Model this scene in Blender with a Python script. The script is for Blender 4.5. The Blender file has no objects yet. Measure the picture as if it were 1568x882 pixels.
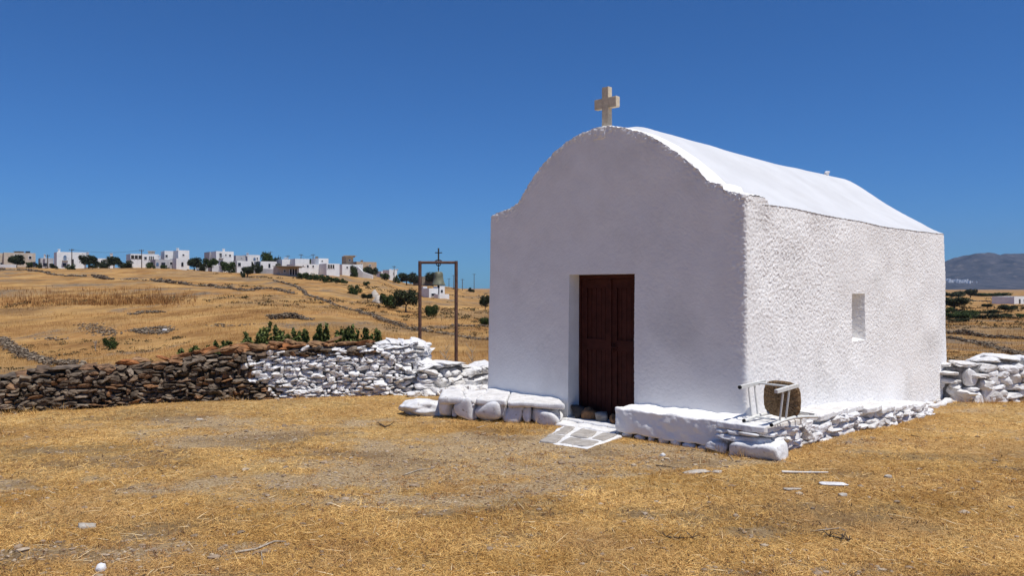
import bpy, bmesh, math, random
import numpy as np
from mathutils import Vector, Matrix

# ------------------------------------------------------------------ camera, world, sun, exposure
F = 1150.0            # focal length in photo pixels (photo 1568 wide)
CX, CY, CZ = 784.0, 441.0, 1.65
sc = bpy.context.scene
col = sc.collection
cd = bpy.data.cameras.new('camera'); cam = bpy.data.objects.new('camera', cd); col.objects.link(cam)
cam.location = (0, 0, CZ); cam.rotation_euler = (math.radians(90), 0, 0)
cd.sensor_width = 36.0; cd.lens = 36.0 * F / 1568.0
cd.clip_start = 0.05; cd.clip_end = 30000
sc.camera = cam

SUN_EL = math.radians(66); SUN_AZ = math.radians(-42.4)     # azimuth measured from +X towards +Y
sd = Vector((math.cos(SUN_EL)*math.cos(SUN_AZ), math.cos(SUN_EL)*math.sin(SUN_AZ), math.sin(SUN_EL)))
world = bpy.data.worlds.new("World"); sc.world = world; world.use_nodes = True
nt = world.node_tree; nt.nodes.clear()
wo = nt.nodes.new('ShaderNodeOutputWorld'); bg = nt.nodes.new('ShaderNodeBackground')
sky = nt.nodes.new('ShaderNodeTexSky'); sky.sky_type = 'NISHITA'; sky.sun_disc = False
sky.sun_elevation = SUN_EL; sky.sun_rotation = math.pi/2 - SUN_AZ
sky.altitude = 300; sky.air_density = 0.85; sky.dust_density = 0.25; sky.ozone_density = 4.5
tint = nt.nodes.new('ShaderNodeMix'); tint.data_type = 'RGBA'; tint.blend_type = 'MULTIPLY'; tint.inputs['Factor'].default_value = 1
tint.inputs['B'].default_value = (.185, .475, .785, 1)
nt.links.new(sky.outputs[0], tint.inputs['A']); nt.links.new(tint.outputs['Result'], bg.inputs[0]); nt.links.new(bg.outputs[0], wo.inputs[0])
bg.inputs[1].default_value = 0.089
sl = bpy.data.lights.new('sun', 'SUN'); so = bpy.data.objects.new('sun', sl); col.objects.link(so)
sl.energy = 3.2; sl.angle = math.radians(0.53); sl.color = (1.0, 0.955, 0.89)
so.rotation_euler = sd.to_track_quat('Z', 'Y').to_euler(); so.location = (20, 5, 40)
sc.view_settings.view_transform = 'Standard'; sc.view_settings.look = 'None'
sc.view_settings.exposure = 0.52; sc.view_settings.gamma = 1.0

HAZE = 6e-5
random.seed(7); rng = np.random.default_rng(7)

# ------------------------------------------------------------------ noise
def _hash(ix, iy, iz, seed):
    h = (ix.astype(np.int64)*374761393 + iy.astype(np.int64)*668265263 + iz.astype(np.int64)*2147483647 + seed*1274126177) & 0xFFFFFFFF
    h = ((h ^ (h >> 13))*1274126177) & 0xFFFFFFFF
    h = ((h ^ (h >> 16))*2246822519) & 0xFFFFFFFF
    return ((h ^ (h >> 15)) & 0xFFFFFF)/float(0xFFFFFF)*2-1
def noise(x, y, z=0.0, seed=0):
    x = np.asarray(x, float); y = np.asarray(y, float) + 0*x; z = np.asarray(z, float) + 0*x
    fx, fy, fz = np.floor(x), np.floor(y), np.floor(z)
    tx, ty, tz = x-fx, y-fy, z-fz
    tx = tx*tx*(3-2*tx); ty = ty*ty*(3-2*ty); tz = tz*tz*(3-2*tz)
    r = 0
    for a in (0, 1):
        wx = tx if a else 1-tx
        for b in (0, 1):
            wy = ty if b else 1-ty
            for c in (0, 1):
                wz = tz if c else 1-tz
                r = r + wx*wy*wz*_hash(fx+a, fy+b, fz+c, seed)
    return r
def fbm(x, y, z=0.0, oct=4, seed=0):
    s = 0; a = 1.0; n = 0
    for i in range(oct):
        k = 2.03**i
        s = s + a*noise(np.asarray(x)*k, np.asarray(y)*k, np.asarray(z)*k, seed+i*17); n += a; a *= .5
    return s/n
def sstep(a, b, x):
    t = np.clip((np.asarray(x, float)-a)/(b-a), 0, 1); return t*t*(3-2*t)

# ------------------------------------------------------------------ mesh helpers
def link(o, parent=None):
    col.objects.link(o)
    if parent is not None: o.parent = parent
    return o
def empty(name, loc=(0, 0, 0), rz=0.0):
    o = bpy.data.objects.new(name, None); o.location = loc; o.rotation_euler = (0, 0, rz); o.empty_display_size = .3
    return link(o)
def tag(o, label=None, cat=None, group=None, kind=None):
    if label: o['label'] = label
    if cat: o['category'] = cat
    if group: o['group'] = group
    if kind: o['kind'] = kind
    return o
class MB:
    """collects vertices and faces of ONE mesh object"""
    def __init__(s): s.v = []; s.f = []; s.n = 0
    def add(s, v, f):
        v = np.asarray(v, float).reshape(-1, 3); f = np.asarray(f, np.int64)
        s.v.append(v); s.f.append(f + s.n); s.n += len(v)
    def build(s, name, mat, parent=None, smooth=True, attrs=None, loc=None, rz=0.0):
        me = bpy.data.meshes.new(name)
        v = np.concatenate(s.v).astype(np.float32)
        if loc is not None:
            v = v - np.array(loc, np.float32)
            c, q = math.cos(-rz), math.sin(-rz)
            v = np.stack([v[:, 0]*c - v[:, 1]*q, v[:, 0]*q + v[:, 1]*c, v[:, 2]], 1)
        me.vertices.add(len(v)); me.vertices.foreach_set('co', v.ravel())
        li = np.concatenate([f.ravel() for f in s.f]); tot = np.concatenate([np.full(len(f), f.shape[1]) for f in s.f])
        st = np.concatenate([[0], np.cumsum(tot)[:-1]])
        me.loops.add(len(li)); me.loops.foreach_set('vertex_index', li.astype(np.int32))
        me.polygons.add(len(tot)); me.polygons.foreach_set('loop_start', st.astype(np.int32)); me.polygons.foreach_set('loop_total', tot.astype(np.int32))
        me.polygons.foreach_set('use_smooth', np.full(len(tot), smooth))
        me.update(calc_edges=True); me.validate()
        for k, a in (attrs or {}).items():
            at_ = me.attributes.new(k, 'FLOAT', 'POINT'); at_.data.foreach_set('value', np.asarray(a, np.float32))
        me.materials.append(mat)
        o = bpy.data.objects.new(name, me)
        if loc is not None: o.location = loc; o.rotation_euler = (0, 0, rz)
        return link(o, parent)
def grid_faces(nu, nv, flip=False):
    i = np.arange(nu-1)[:, None]*nv + np.arange(nv-1)[None]
    i = i.ravel(); f = np.stack([i, i+nv, i+nv+1, i+1], 1)
    return f[:, ::-1] if flip else f
def box(mb, c, h, R=None):
    p = np.array([[x, y, z] for x in (-1, 1) for y in (-1, 1) for z in (-1, 1)], float)*np.array(h)
    if R is not None: p = p @ np.array(R).T
    mb.add(p + np.array(c), [[0, 1, 3, 2], [4, 6, 7, 5], [0, 4, 5, 1], [2, 3, 7, 6], [0, 2, 6, 4], [1, 5, 7, 3]])
def frame_of(d, up=(0, 0, 1)):
    d = np.array(d, float); d /= np.linalg.norm(d); up = np.array(up, float)
    s = np.cross(up, d)
    if np.linalg.norm(s) < 1e-4: s = np.cross((1, 0, 0.), d)
    s /= np.linalg.norm(s); return s, np.cross(d, s), d
def tube(mb, pts, rad, n=8, up=(0, 0, 1), ry=None):
    """swept tube; rad a number or list; ry: second radius"""
    pts = np.array(pts, float); m = len(pts); rad = np.broadcast_to(rad, (m,)); r2 = rad if ry is None else np.broadcast_to(ry, (m,))
    V = []
    for i in range(m):
        d = pts[min(i+1, m-1)]-pts[max(i-1, 0)]
        s, u, _ = frame_of(d, up)
        a = np.arange(n)*2*math.pi/n
        V.append(pts[i] + np.outer(np.cos(a)*rad[i], s) + np.outer(np.sin(a)*r2[i], u))
    V = np.concatenate(V)
    F_ = [[i*n+j, i*n+(j+1) % n, (i+1)*n+(j+1) % n, (i+1)*n+j] for i in range(m-1) for j in range(n)]
    mb.add(V, F_)
    for k, base in ((0, 0), (m-1, (m-1)*n)):
        c = [pts[k]] + [V[base+j] for j in range(n)]
        t = [[0, 1+(j+1) % n, 1+j] if k == 0 else [0, 1+j, 1+(j+1) % n] for j in range(n)]
        mb.add(np.array(c), t)
def bar(mb, p0, p1, w, h, up=(0, 0, 1)):
    p0, p1 = np.array(p0, float), np.array(p1, float)
    s, u, d = frame_of(p1-p0, up)
    R = np.stack([s, u, d], 1)
    box(mb, (p0+p1)/2, (w/2, h/2, np.linalg.norm(p1-p0)/2), R)
def ico(sub):
    bm = bmesh.new(); bmesh.ops.create_icosphere(bm, subdivisions=sub, radius=1.0)
    v = np.array([x.co[:] for x in bm.verts]); f = np.array([[q.index for q in p.verts] for p in bm.faces]); bm.free()
    return v, f
ICO = {k: ico(k) for k in (1, 2, 3, 4)}
def rot(rx, ry, rz):
    return np.array(Matrix.Rotation(rz, 3, 'Z') @ Matrix.Rotation(ry, 3, 'Y') @ Matrix.Rotation(rx, 3, 'X'))
def stone(mb, c, h, R=None, sub=2, p=20, rough=.05, k=10, box_=.86):
    """angular faceted rock, half sizes h"""
    d, f = ICO[sub]
    n = rng.normal(size=(k, 3)); n /= np.linalg.norm(n, axis=1)[:, None]
    e6 = np.concatenate([np.eye(3), -np.eye(3)])+rng.normal(0, .13, (6, 3)); e6 /= np.linalg.norm(e6, axis=1)[:, None]
    n = np.concatenate([n, e6]); hh = np.concatenate([rng.uniform(.68, 1.04, k), box_*1.06*rng.uniform(.9, 1.12, 6)])
    q = np.clip(d @ n.T, 0, None)/hh
    p = max(p, 18) if rough else p
    r = 1.05*(q**p).sum(1)**(-1.0/p)
    v = d*r[:, None]
    if rough:
        o = rng.uniform(0, 99, 3); sc_ = 2.2
        v = v*(1+rough*2*noise(v[:, 0]*sc_+o[0], v[:, 1]*sc_+o[1], v[:, 2]*sc_+o[2])[:, None]+rough*noise(v[:, 0]*6+o[1], v[:, 1]*6+o[2], v[:, 2]*6)[:, None])
    v = v*np.array(h)
    if R is not None: v = v @ R.T
    mb.add(v + np.array(c), f)
def _cube_t(N):
    V = []; Fc = []; a = np.linspace(-1, 1, N); n = 0
    for ax in range(3):
        for s in (-1, 1):
            g, h = np.meshgrid(a, a, indexing='ij'); p = np.zeros((N*N, 3))
            p[:, ax] = s; p[:, (ax+1) % 3] = g.ravel(); p[:, (ax+2) % 3] = h.ravel()
            V.append(p); Fc.append(grid_faces(N, N, s < 0)+n); n += N*N
    return np.concatenate(V), np.concatenate(Fc)
def slab(mb, quad, z0, z1, r=.03, amp=.01, N=14, fr=7.0, seed=0, dz=(0, 0, 0, 0)):
    """rounded, lumpy slab over a plan quad [(x,y)*4], top height offsets dz per corner"""
    p, f = _cube_t(N); q = np.array(quad, float)
    L = (np.linalg.norm(q[1]-q[0])+np.linalg.norm(q[2]-q[3]))/4; W = (np.linalg.norm(q[3]-q[0])+np.linalg.norm(q[2]-q[1]))/4
    hz = (z1-z0)/2; rr = np.array([min(r/L, .9), min(r/W, .9), min(r/hz, .9)])
    inner = np.clip(p, -(1-rr), 1-rr); d = (p-inner)/rr
    l = np.linalg.norm(d, axis=1); l[l < 1e-6] = 1
    p = inner + d/l[:, None]*rr
    a, b = (p[:, 0]+1)/2, (p[:, 1]+1)/2
    wq = [(1-a)*(1-b), a*(1-b), a*b, (1-a)*b]
    xy = sum(w[:, None]*q[i] for i, w in enumerate(wq)); top = sum(w*dz[i] for i, w in enumerate(wq))
    z = (z0+z1)/2 + p[:, 2]*hz + top*(p[:, 2]+1)/2
    v = np.column_stack([xy, z])
    s = seed*3.7
    v = v + amp*np.column_stack([fbm(v[:, 0]*fr+s+i*31, v[:, 1]*fr, v[:, 2]*fr, 3, i*5+seed) for i in range(3)])*2
    mb.add(v, f)

# ------------------------------------------------------------------ materials
def M(name, c1, c2=None, scale=5.0, rough=.9, bump=0.0, bscale=40.0, island=None, c3=None, s3=1.0, detail=6, spec=.25, dist=.02, f3=(.45, .62)):
    m = bpy.data.materials.new(name); m.use_nodes = True; t = m.node_tree; N = t.nodes; Lk = t.links
    b = N['Principled BSDF']; b.inputs['Roughness'].default_value = rough; b.inputs['Specular IOR Level'].default_value = spec
    geo = N.new('ShaderNodeNewGeometry'); tc = N.new('ShaderNodeTexCoord')
    pos = geo.outputs['Position']
    def nz(s, det=detail, ro=.6):
        n = N.new('ShaderNodeTexNoise'); n.inputs['Scale'].default_value = s; n.inputs['Detail'].default_value = det; n.inputs['Roughness'].default_value = ro
        Lk.new(pos, n.inputs['Vector']); return n.outputs['Fac']
    def ramp(fac, a, b_, lo=.35, hi=.65):
        r = N.new('ShaderNodeValToRGB'); r.color_ramp.elements[0].position = lo; r.color_ramp.elements[1].position = hi
        r.color_ramp.elements[0].color = (*a, 1); r.color_ramp.elements[1].color = (*b_, 1); Lk.new(fac, r.inputs[0]); return r.outputs[0]
    out = None
    if c2 is None:
        rgb = N.new('ShaderNodeRGB'); rgb.outputs[0].default_value = (*c1, 1); out = rgb.outputs[0]
    else: out = ramp(nz(scale), c1, c2)
    if island:
        r = N.new('ShaderNodeValToRGB'); cr = r.color_ramp; cr.interpolation = 'LINEAR'
        while len(cr.elements) < len(island): cr.elements.new(.5)
        for i, c in enumerate(island): cr.elements[i].position = i/(len(island)-1); cr.elements[i].color = (*c, 1)
        Lk.new(geo.outputs['Random Per Island'], r.inputs[0])
        mx = N.new('ShaderNodeMix'); mx.data_type = 'RGBA'; mx.blend_type = 'MULTIPLY'; mx.inputs['Factor'].default_value = 1
        Lk.new(out, mx.inputs['A']); Lk.new(r.outputs[0], mx.inputs['B']); out = mx.outputs['Result']
    if c3:
        mp = N.new('ShaderNodeMapRange'); mp.inputs[1].default_value = f3[0]; mp.inputs[2].default_value = f3[1]; Lk.new(nz(s3), mp.inputs[0])
        mx = N.new('ShaderNodeMix'); mx.data_type = 'RGBA'; Lk.new(mp.outputs[0], mx.inputs['Factor']); Lk.new(out, mx.inputs['A']); mx.inputs['B'].default_value = (*c3, 1); out = mx.outputs['Result']
    Lk.new(out, b.inputs['Base Color'])
    if bump:
        bp = N.new('ShaderNodeBump'); bp.inputs['Strength'].default_value = bump; bp.inputs['Distance'].default_value = dist
        Lk.new(nz(bscale, 8, .65), bp.inputs['Height']); Lk.new(bp.outputs[0], b.inputs['Normal'])
    return m
mat_wall = M('limewash', (.82, .80, .775), (.87, .855, .83), 3.0, .92, .5, 38, spec=.1, dist=.012, c3=(.66, .645, .62), s3=.8, f3=(.52, .8))
mat_roof = M('limewash_roof', (.57, .575, .58), (.63, .635, .64), 1.5, .9, .3, 30, spec=.1, dist=.012, c3=(.54, .54, .54), s3=1.1, f3=(.5, .75))
mat_wstone = M('whitewashed_stone', (.62, .61, .60), (.82, .82, .82), 9, .92, .35, 45, island=[(.9, .88, .85), (1, 1, 1), (.97, .97, .98), (1, 1, 1)], c3=(.36, .31, .25), s3=17, f3=(.60, .72), spec=.1)
mat_stone = M('schist', (.085, .068, .052), (.30, .245, .185), 7, .9, .5, 50, island=[(.42, .39, .37), (.85, .8, .76), (.7, .67, .65), (1.15, 1.12, 1.1), (.55, .5, .47), (1.05, .98, .9), (.75, .68, .62), (1.25, .8, .5), (.5, .48, .47)], spec=.2)
mat_cap = M('brown_schist', (.15, .09, .05), (.42, .27, .15), 9, .9, .5, 50, island=[(.75, .7, .65), (1, .85, .7), (1, .62, .4), (.9, .85, .8)], spec=.2)
mat_core = M('wall_earth', (.05, .04, .032), (.09, .07, .05), 6, 1)
mat_wcore = M('dark_gap_grey', (.13, .125, .12), (.36, .35, .34), 14, 1)  # core grey kept darker so gaps between the white stones stand out
mat_cross = M('marble_cross', (.52, .44, .32), (.70, .61, .46), 14, .8, .3, 60, spec=.15)
mat_rust = M('rusty_steel', (.085, .045, .035), (.16, .085, .06), 18, .75, .2, 80)
mat_iron = M('dark_iron', (.03, .028, .028), (.06, .05, .045), 20, .6)
mat_bronze = M('bronze_patina', (.10, .105, .07), (.22, .22, .15), 12, .55, .2, 60, spec=.4)
mat_chair = M('chair_paint', (.60, .60, .56), (.72, .72, .69), 25, .6, .1, 120, c3=(.35, .33, .28), s3=30, f3=(.62, .72), spec=.3)
mat_rush = M('rush_seat', (.13, .08, .04), (.36, .24, .13), 45, .95, .6, 150, spec=.1)
mat_rubber = M('black_cap', (.02, .02, .02))
# ------------------------------------------------------------------ terrain
UC = np.array([-600, 0, 200, 400, 500, 560, 640, 750, 1000, 1450, 1568, 2200], float)
RK = np.array([22, 30, 45, 60, 90, 130, 180, 250, 320, 450, 800, 1500, 3000, 9000], float)
VT = np.array([
 [610, 575, 535, 508, 468, 440, 424, 409, 411, 420, 441, 443, 443, 442],   # -600
 [615, 582, 545, 514, 471, 441, 425, 410, 411, 420, 441, 443, 443, 442],   # 0
 [600, 572, 538, 510, 470, 442, 426, 411, 412, 421, 441, 443, 443, 442],   # 200
 [580, 550, 520, 499, 467, 446, 432, 418, 416, 424, 441, 443, 443, 442],   # 400
 [590, 556, 525, 503, 472, 452, 438, 423, 418, 424, 441, 443, 443, 442],   # 500
 [595, 560, 529, 508, 479, 459, 445, 431, 422, 424, 441, 443, 443, 442],   # 560
 [600, 566, 533, 512, 488, 470, 457, 446, 438, 436, 443, 444, 443, 442],   # 640
 [605, 568, 535, 515, 492, 476, 464, 454, 449, 446, 445, 444, 443, 442],   # 750
 [605, 568, 536, 518, 496, 480, 468, 459, 453, 450, 447, 445, 443, 442],   # 1000
 [600, 562, 534, 518, 499, 484, 473, 463, 457, 452, 448, 446, 444, 442],   # 1450
 [600, 562, 534, 518, 499, 484, 473, 463, 457, 452, 448, 446, 444, 442],   # 1568
 [600, 562, 534, 518, 499, 484, 473, 463, 457, 452, 448, 446, 444, 442]], float)
ZT = CZ - (VT-CY)/F*RK[None]
TH = np.arctan((UC-CX)/F)
def plateau(x, y):
    z = -.12 - .05*sstep(8, 11, y) - .044*np.clip(x-3.6, 0, 4.5)*sstep(7, 11, y)
    z = z + .03*fbm(x*.35, y*.35, 0, 3, 5) + .012*fbm(x*2.1, y*2.1, 0, 3, 8)
    return z
def terrain(x, y):
    x = np.asarray(x, float); y = np.asarray(y, float)
    th = np.arctan2(x, y); R = np.hypot(x, y); rho = R*np.cos(np.minimum(np.abs(th), math.radians(45)))
    thc = np.clip(th, TH[0], TH[-1])
    u = CX + F*np.tan(np.clip(thc, -1.2, 1.2))
    re = np.interp(u, [-600, 0, 400, 640, 750, 1450], [11.9, 12.4, 13.9, 15.3, 16.2, 16.0])
    zp = plateau(x, y)
    # interpolate table: first over angle for every knot, then over log distance
    i = np.clip(np.searchsorted(TH, thc)-1, 0, len(TH)-2); a = (thc-TH[i])/(TH[i+1]-TH[i]); a = a*a*(3-2*a)
    lr = np.log(np.clip(rho, RK[0], RK[-1])); LK = np.log(RK)
    j = np.clip(np.searchsorted(LK, lr)-1, 0, len(LK)-2); b = (lr-LK[j])/(LK[j+1]-LK[j])
    # Catmull-Rom along distance for smoothness
    def row(k):
        k = np.clip(k, 0, len(RK)-1); return (ZT[i, k]*(1-a)+ZT[i+1, k]*a)
    p0, p1, p2, p3 = row(j-1), row(j), row(j+1), row(j+2)
    zf = p1 + b*(p2-p1)
    m1, m2 = .5*(p2-p0), .5*(p3-p1)
    zc = (2*b**3-3*b**2+1)*p1+(b**3-2*b**2+b)*m1+(-2*b**3+3*b**2)*p2+(b**3-b**2)*m2
    z22 = row(np.zeros_like(i))
    t = sstep(0, 1, (rho-re)/np.maximum(22-re, 1)); t2 = np.clip((rho-re)/np.maximum(22-re, 1), 0, 1)
    near = zp*(1-t2) + z22*t2
    z = np.where(rho < re, zp, np.where(rho < 22, near, .5*zf+.5*zc))
    amp = sstep(18, 60, rho)
    z = z + amp*(.35*fbm(x*.05, y*.05, 0, 4, 21)*np.clip(rho/80, .3, 1.6) + .12*fbm(x*.3, y*.3, 0, 3, 22))
    return z
def tz(x, y): return float(terrain(np.array([x]), np.array([y]))[0])
_Y = np.concatenate([np.linspace(3, 40, 1500), np.geomspace(40, 2500, 4000)])
def at(u, v):
    """first terrain point seen along a direction"""
    x = (u-CX)/F*_Y; z = CZ-(v-CY)/F*_Y
    d = z-terrain(x, _Y); k = np.argmax(d <= 0)
    if d[k] > 0: k = len(_Y)-1
    return np.array([x[k], _Y[k], terrain(x[k:k+1], _Y[k:k+1])[0]])
def on(u, Y):
    x = (u-CX)/F*Y; return np.array([x, Y, tz(x, Y)])

# chapel frame
P1 = np.array([2.61, 8.36]); P0 = np.array([-.334, 11.28]); W = 4.147; LEN = 7.46
dw = (P1-P0)/np.linalg.norm(P1-P0); dn = np.array([-dw[1], dw[0]])      # dn: into the building (+Y)
def WT(w, t): return P0 + dw*w + dn*t
def inv(x, y):
    dx, dy = x-P0[0], y-P0[1]; return dx*dw[0]+dy*dw[1], dx*dn[0]+dy*dn[1]

# ground sheet
th1 = np.concatenate([np.radians(np.linspace(-180, -44, 60))[:-1], np.radians(np.linspace(-44, 44, 640)), np.radians(np.linspace(44, 180, 60))[1:]])
rr = np.concatenate([[.02, .3, 1, 2, 2.8], np.geomspace(3.4, 60, 330), np.geomspace(60, 9000, 260)[1:]])
T_, R_ = np.meshgrid(th1, rr, indexing='ij'); gx = (R_*np.sin(T_)).ravel(); gy = (R_*np.cos(T_)).ravel(); gz = terrain(gx, gy)
def bare(x, y):
    """1 = bare gravelly soil, 0 = straw"""
    # trodden area running from the landing to the left foreground
    d = np.abs((y-8.2) - (-.08)*(x-.5)); path = .8*np.exp(-(d/1.3)**2)*sstep(-5.5, -1.0, x)*sstep(3.4, 1.2, x)
    n = fbm(x*.55, y*.9, 0, 4, 41); n2 = fbm(x*1.9, y*2.6, 0, 3, 43)
    return np.clip(sstep(.10, .55, .66*path + .75*n + .55*n2), 0, 1)
def darkpatch(x, y):
    n = .55*fbm(x*.4+3, y*.9, 0, 4, 61)+.85*fbm(x*1.1, y*2.4, 0, 5, 63)
    return sstep(.12, .42, n + .12*sstep(0, 3, x)*sstep(8, 5.5, y) + .16*sstep(-4, -7, x)*sstep(9.8, 8.6, y)*sstep(7, 8, y))
att = {'bare': bare(gx, gy), 'dark': darkpatch(gx, gy)}
def ground_material():
    m = bpy.data.materials.new('dry_ground'); m.use_nodes = True; t = m.node_tree; N = t.nodes; L = t.links
    b = N['Principled BSDF']; b.inputs['Roughness'].default_value = 1; b.inputs['Specular IOR Level'].default_value = .05
    g = N.new('ShaderNodeNewGeometry'); P = g.outputs['Position']
    def nz(s, det=8, ro=.65, sx=1, sy=1):
        mp = N.new('ShaderNodeMapping'); mp.inputs['Scale'].default_value = (sx, sy, 1); L.new(P, mp.inputs[0])
        n = N.new('ShaderNodeTexNoise'); n.inputs['Scale'].default_value = s; n.inputs['Detail'].default_value = det; n.inputs['Roughness'].default_value = ro
        L.new(mp.outputs[0], n.inputs['Vector']); return n.outputs['Fac']
    def ramp(f, stops):
        r = N.new('ShaderNodeValToRGB'); e = r.color_ramp.elements
        while len(e) < len(stops): e.new(.5)
        for i, (p, c) in enumerate(stops): e[i].position = p; e[i].color = (*c, 1)
        L.new(f, r.inputs[0]); return r.outputs[0]
    def mix(f, a, b_, bt='MIX'):
        x = N.new('ShaderNodeMix'); x.data_type = 'RGBA'; x.blend_type = bt
        if isinstance(f, float): x.inputs['Factor'].default_value = f
        else: L.new(f, x.inputs['Factor'])
        L.new(a, x.inputs['A']); L.new(b_, x.inputs['B']); return x.outputs['Result']
    def mr(f, a, b_, c=0., d=1.):
        x = N.new('ShaderNodeMapRange'); x.interpolation_type = 'SMOOTHSTEP'
        for i, q in enumerate((a, b_, c, d)): x.inputs[1+i].default_value = q
        L.new(f, x.inputs[0]); return x.outputs[0]
    def attr(n):
        a = N.new('ShaderNodeAttribute'); a.attribute_name = n; return a.outputs['Fac']
    straw = mix(mr(nz(.7, 5, .6), .42, .6), ramp(nz(9), [(.34, (.26, .155, .06)), (.5, (.50, .34, .14)), (.66, (.72, .53, .26))]), ramp(nz(11), [(.3, (.27, .155, .06)), (.5, (.44, .27, .11)), (.68, (.60, .41, .19))]))
    soil = ramp(nz(45), [(.34, (.22, .14, .07)), (.5, (.45, .32, .175)), (.66, (.68, .53, .34))])
    near = mix(attr('bare'), straw, soil)
    dk = ramp(nz(20), [(.35, (.13, .08, .042)), (.65, (.26, .17, .09))])
    vm = N.new('ShaderNodeMath'); vm.operation = 'MULTIPLY'; vm.inputs[1].default_value = .6; L.new(attr('dark'), vm.inputs[0])
    near = mix(vm.outputs[0], near, dk)
    # fields farther off
    f1 = ramp(nz(.9, 8, .7, 1, .45), [(.28, (.16, .085, .032)), (.45, (.29, .16, .055)), (.6, (.38, .225, .082)), (.75, (.46, .30, .13))])
    f2 = ramp(nz(.05, 5, .5), [(.38, (.22, .155, .10)), (.48, (.42, .25, .10)), (.56, (.30, .15, .06)), (.66, (.50, .32, .14))])
    far = mix(.5, f1, f2)
    v3 = ramp(nz(.22, 5, .6, 1, .5), [(.36, (.74, .70, .66)), (.5, (1.1, 1.1, 1.05)), (.62, (1.32, 1.32, 1.25))])
    far = mix(1.0, far, v3, 'MULTIPLY')
    pt = mr(nz(.11, 7, .7, 1, .5), .52, .64)
    gy_ = ramp(nz(2.2, 8, .75), [(.35, (.10, .07, .045)), (.55, (.22, .165, .11)), (.72, (.38, .32, .25))])
    far = mix(pt, far, gy_)
    olive = N.new('ShaderNodeRGB'); olive.outputs[0].default_value = (.10, .085, .035, 1)
    far = mix(mr(nz(.5, 6, .7), .60, .74, 0, .6), far, olive.outputs[0])
    sx = N.new('ShaderNodeSeparateXYZ'); L.new(P, sx.inputs[0])
    ln = N.new('ShaderNodeVectorMath'); ln.operation = 'LENGTH'; L.new(P, ln.inputs[0])
    out = mix(mr(ln.outputs['Value'], 15, 26), near, far)
    L.new(out, b.inputs['Base Color'])
    bp = N.new('ShaderNodeBump'); bp.inputs['Strength'].default_value = .9; bp.inputs['Distance'].default_value = .035
    L.new(nz(38, 8, .75), bp.inputs['Height']); L.new(bp.outputs[0], b.inputs['Normal'])
    return m
mat_ground = ground_material()
mb = MB(); mb.add(np.column_stack([gx, gy, gz]), grid_faces(len(th1), len(rr)))
ground = mb.build('ground', mat_ground, attrs=att); tag(ground, kind='structure')

# ------------------------------------------------------------------ far mountain
def mountain():
    pu = [900, 1150, 1300, 1443, 1470, 1497, 1520, 1545, 1568, 1640, 1760, 1900, 2100, 2500]
    pv = [444, 438, 420, 402.5, 396, 388.5, 389.5, 386.5, 385, 380, 388, 402, 425, 444]
    uu = np.linspace(900, 2500, 420); D0, D1 = 3600., 5000.
    sv = np.interp(uu, pu, pv)
    k = np.linspace(0, 1.25, 70)
    U, K = np.meshgrid(uu, k, indexing='ij')
    Y = D0+(D1-D0)*K; H = (CY - np.interp(U, pu, pv))/F*D1
    prof = np.where(K <= 1, K**1.15, 1-(K-1)*1.6)
    X = (U-CX)/F*Y
    Z = H*prof*(1+.0*K) + 120*prof*fbm(X/420, Y/420, 0, 5, 91)*np.clip(H/200, 0, 1)*np.where(K > .97, .25, 1) + 12*fbm(X/90, Y/90, 0, 3, 92)*prof - 5
    mb = MB(); mb.add(np.column_stack([X.ravel(), Y.ravel(), Z.ravel()]), grid_faces(len(uu), len(k)))
    m = M('mountain_scrub', (.018, .024, .03), (.07, .068, .07), .012, 1, c3=(.14, .12, .11), s3=.02, f3=(.55, .7))
    o = mb.build('mountain', m); tag(o, kind='structure')
    # tiny village on its flank
    mb = MB(); m2 = M('distant_white_walls', (.75, .75, .75)); 
    for i in range(60):
        u = random.gauss(1468, 14); v = 430 + (u-1450)*.05 + random.uniform(-2.0, 2.5)
        kk = random.uniform(.25, .33)
        Yq = D0+(D1-D0)*kk; ii = int(np.clip((u-900)/1600*419, 0, 419)); jj = int(kk/1.25*69)
        base = np.array([X[ii, jj], Y[ii, jj], Z[ii, jj]])
        # walk up the flank until it is seen at height v
        j2 = min(range(5, 56), key=lambda j: abs(CY-(Z[ii, j]-CZ)/Y[ii, j]*F - v))
        base = np.array([X[ii, j2], Y[ii, j2], Z[ii, j2]])
        box(mb, base+np.array([0, 0, 3]), (random.uniform(2.5, 7), 5, random.uniform(3, 6)), rot(0, 0, random.uniform(-.6, .6)))
    o = mb.build('distant_village', m2, smooth=False); tag(o, 'scatter of tiny white houses on the flank of the far blue mountain', 'village', kind='stuff')
mountain()
# the air between here and the mountain
mb = MB(); box(mb, (0, 3000, 270), (8000, 6500, 390)); mh = bpy.data.materials.new('haze'); mh.use_nodes = True; t = mh.node_tree; t.nodes.clear()
o1 = t.nodes.new('ShaderNodeOutputMaterial'); pv_ = t.nodes.new('ShaderNodeVolumePrincipled'); pv_.inputs['Color'].default_value = (.44, .60, .90, 1); pv_.inputs['Density'].default_value = HAZE; pv_.inputs['Anisotropy'].default_value = .0
t.links.new(pv_.outputs[0], o1.inputs['Volume']); tag(mb.build('haze', mh, smooth=False), 'thin blue haze over the whole landscape', 'haze', kind='stuff')
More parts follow.
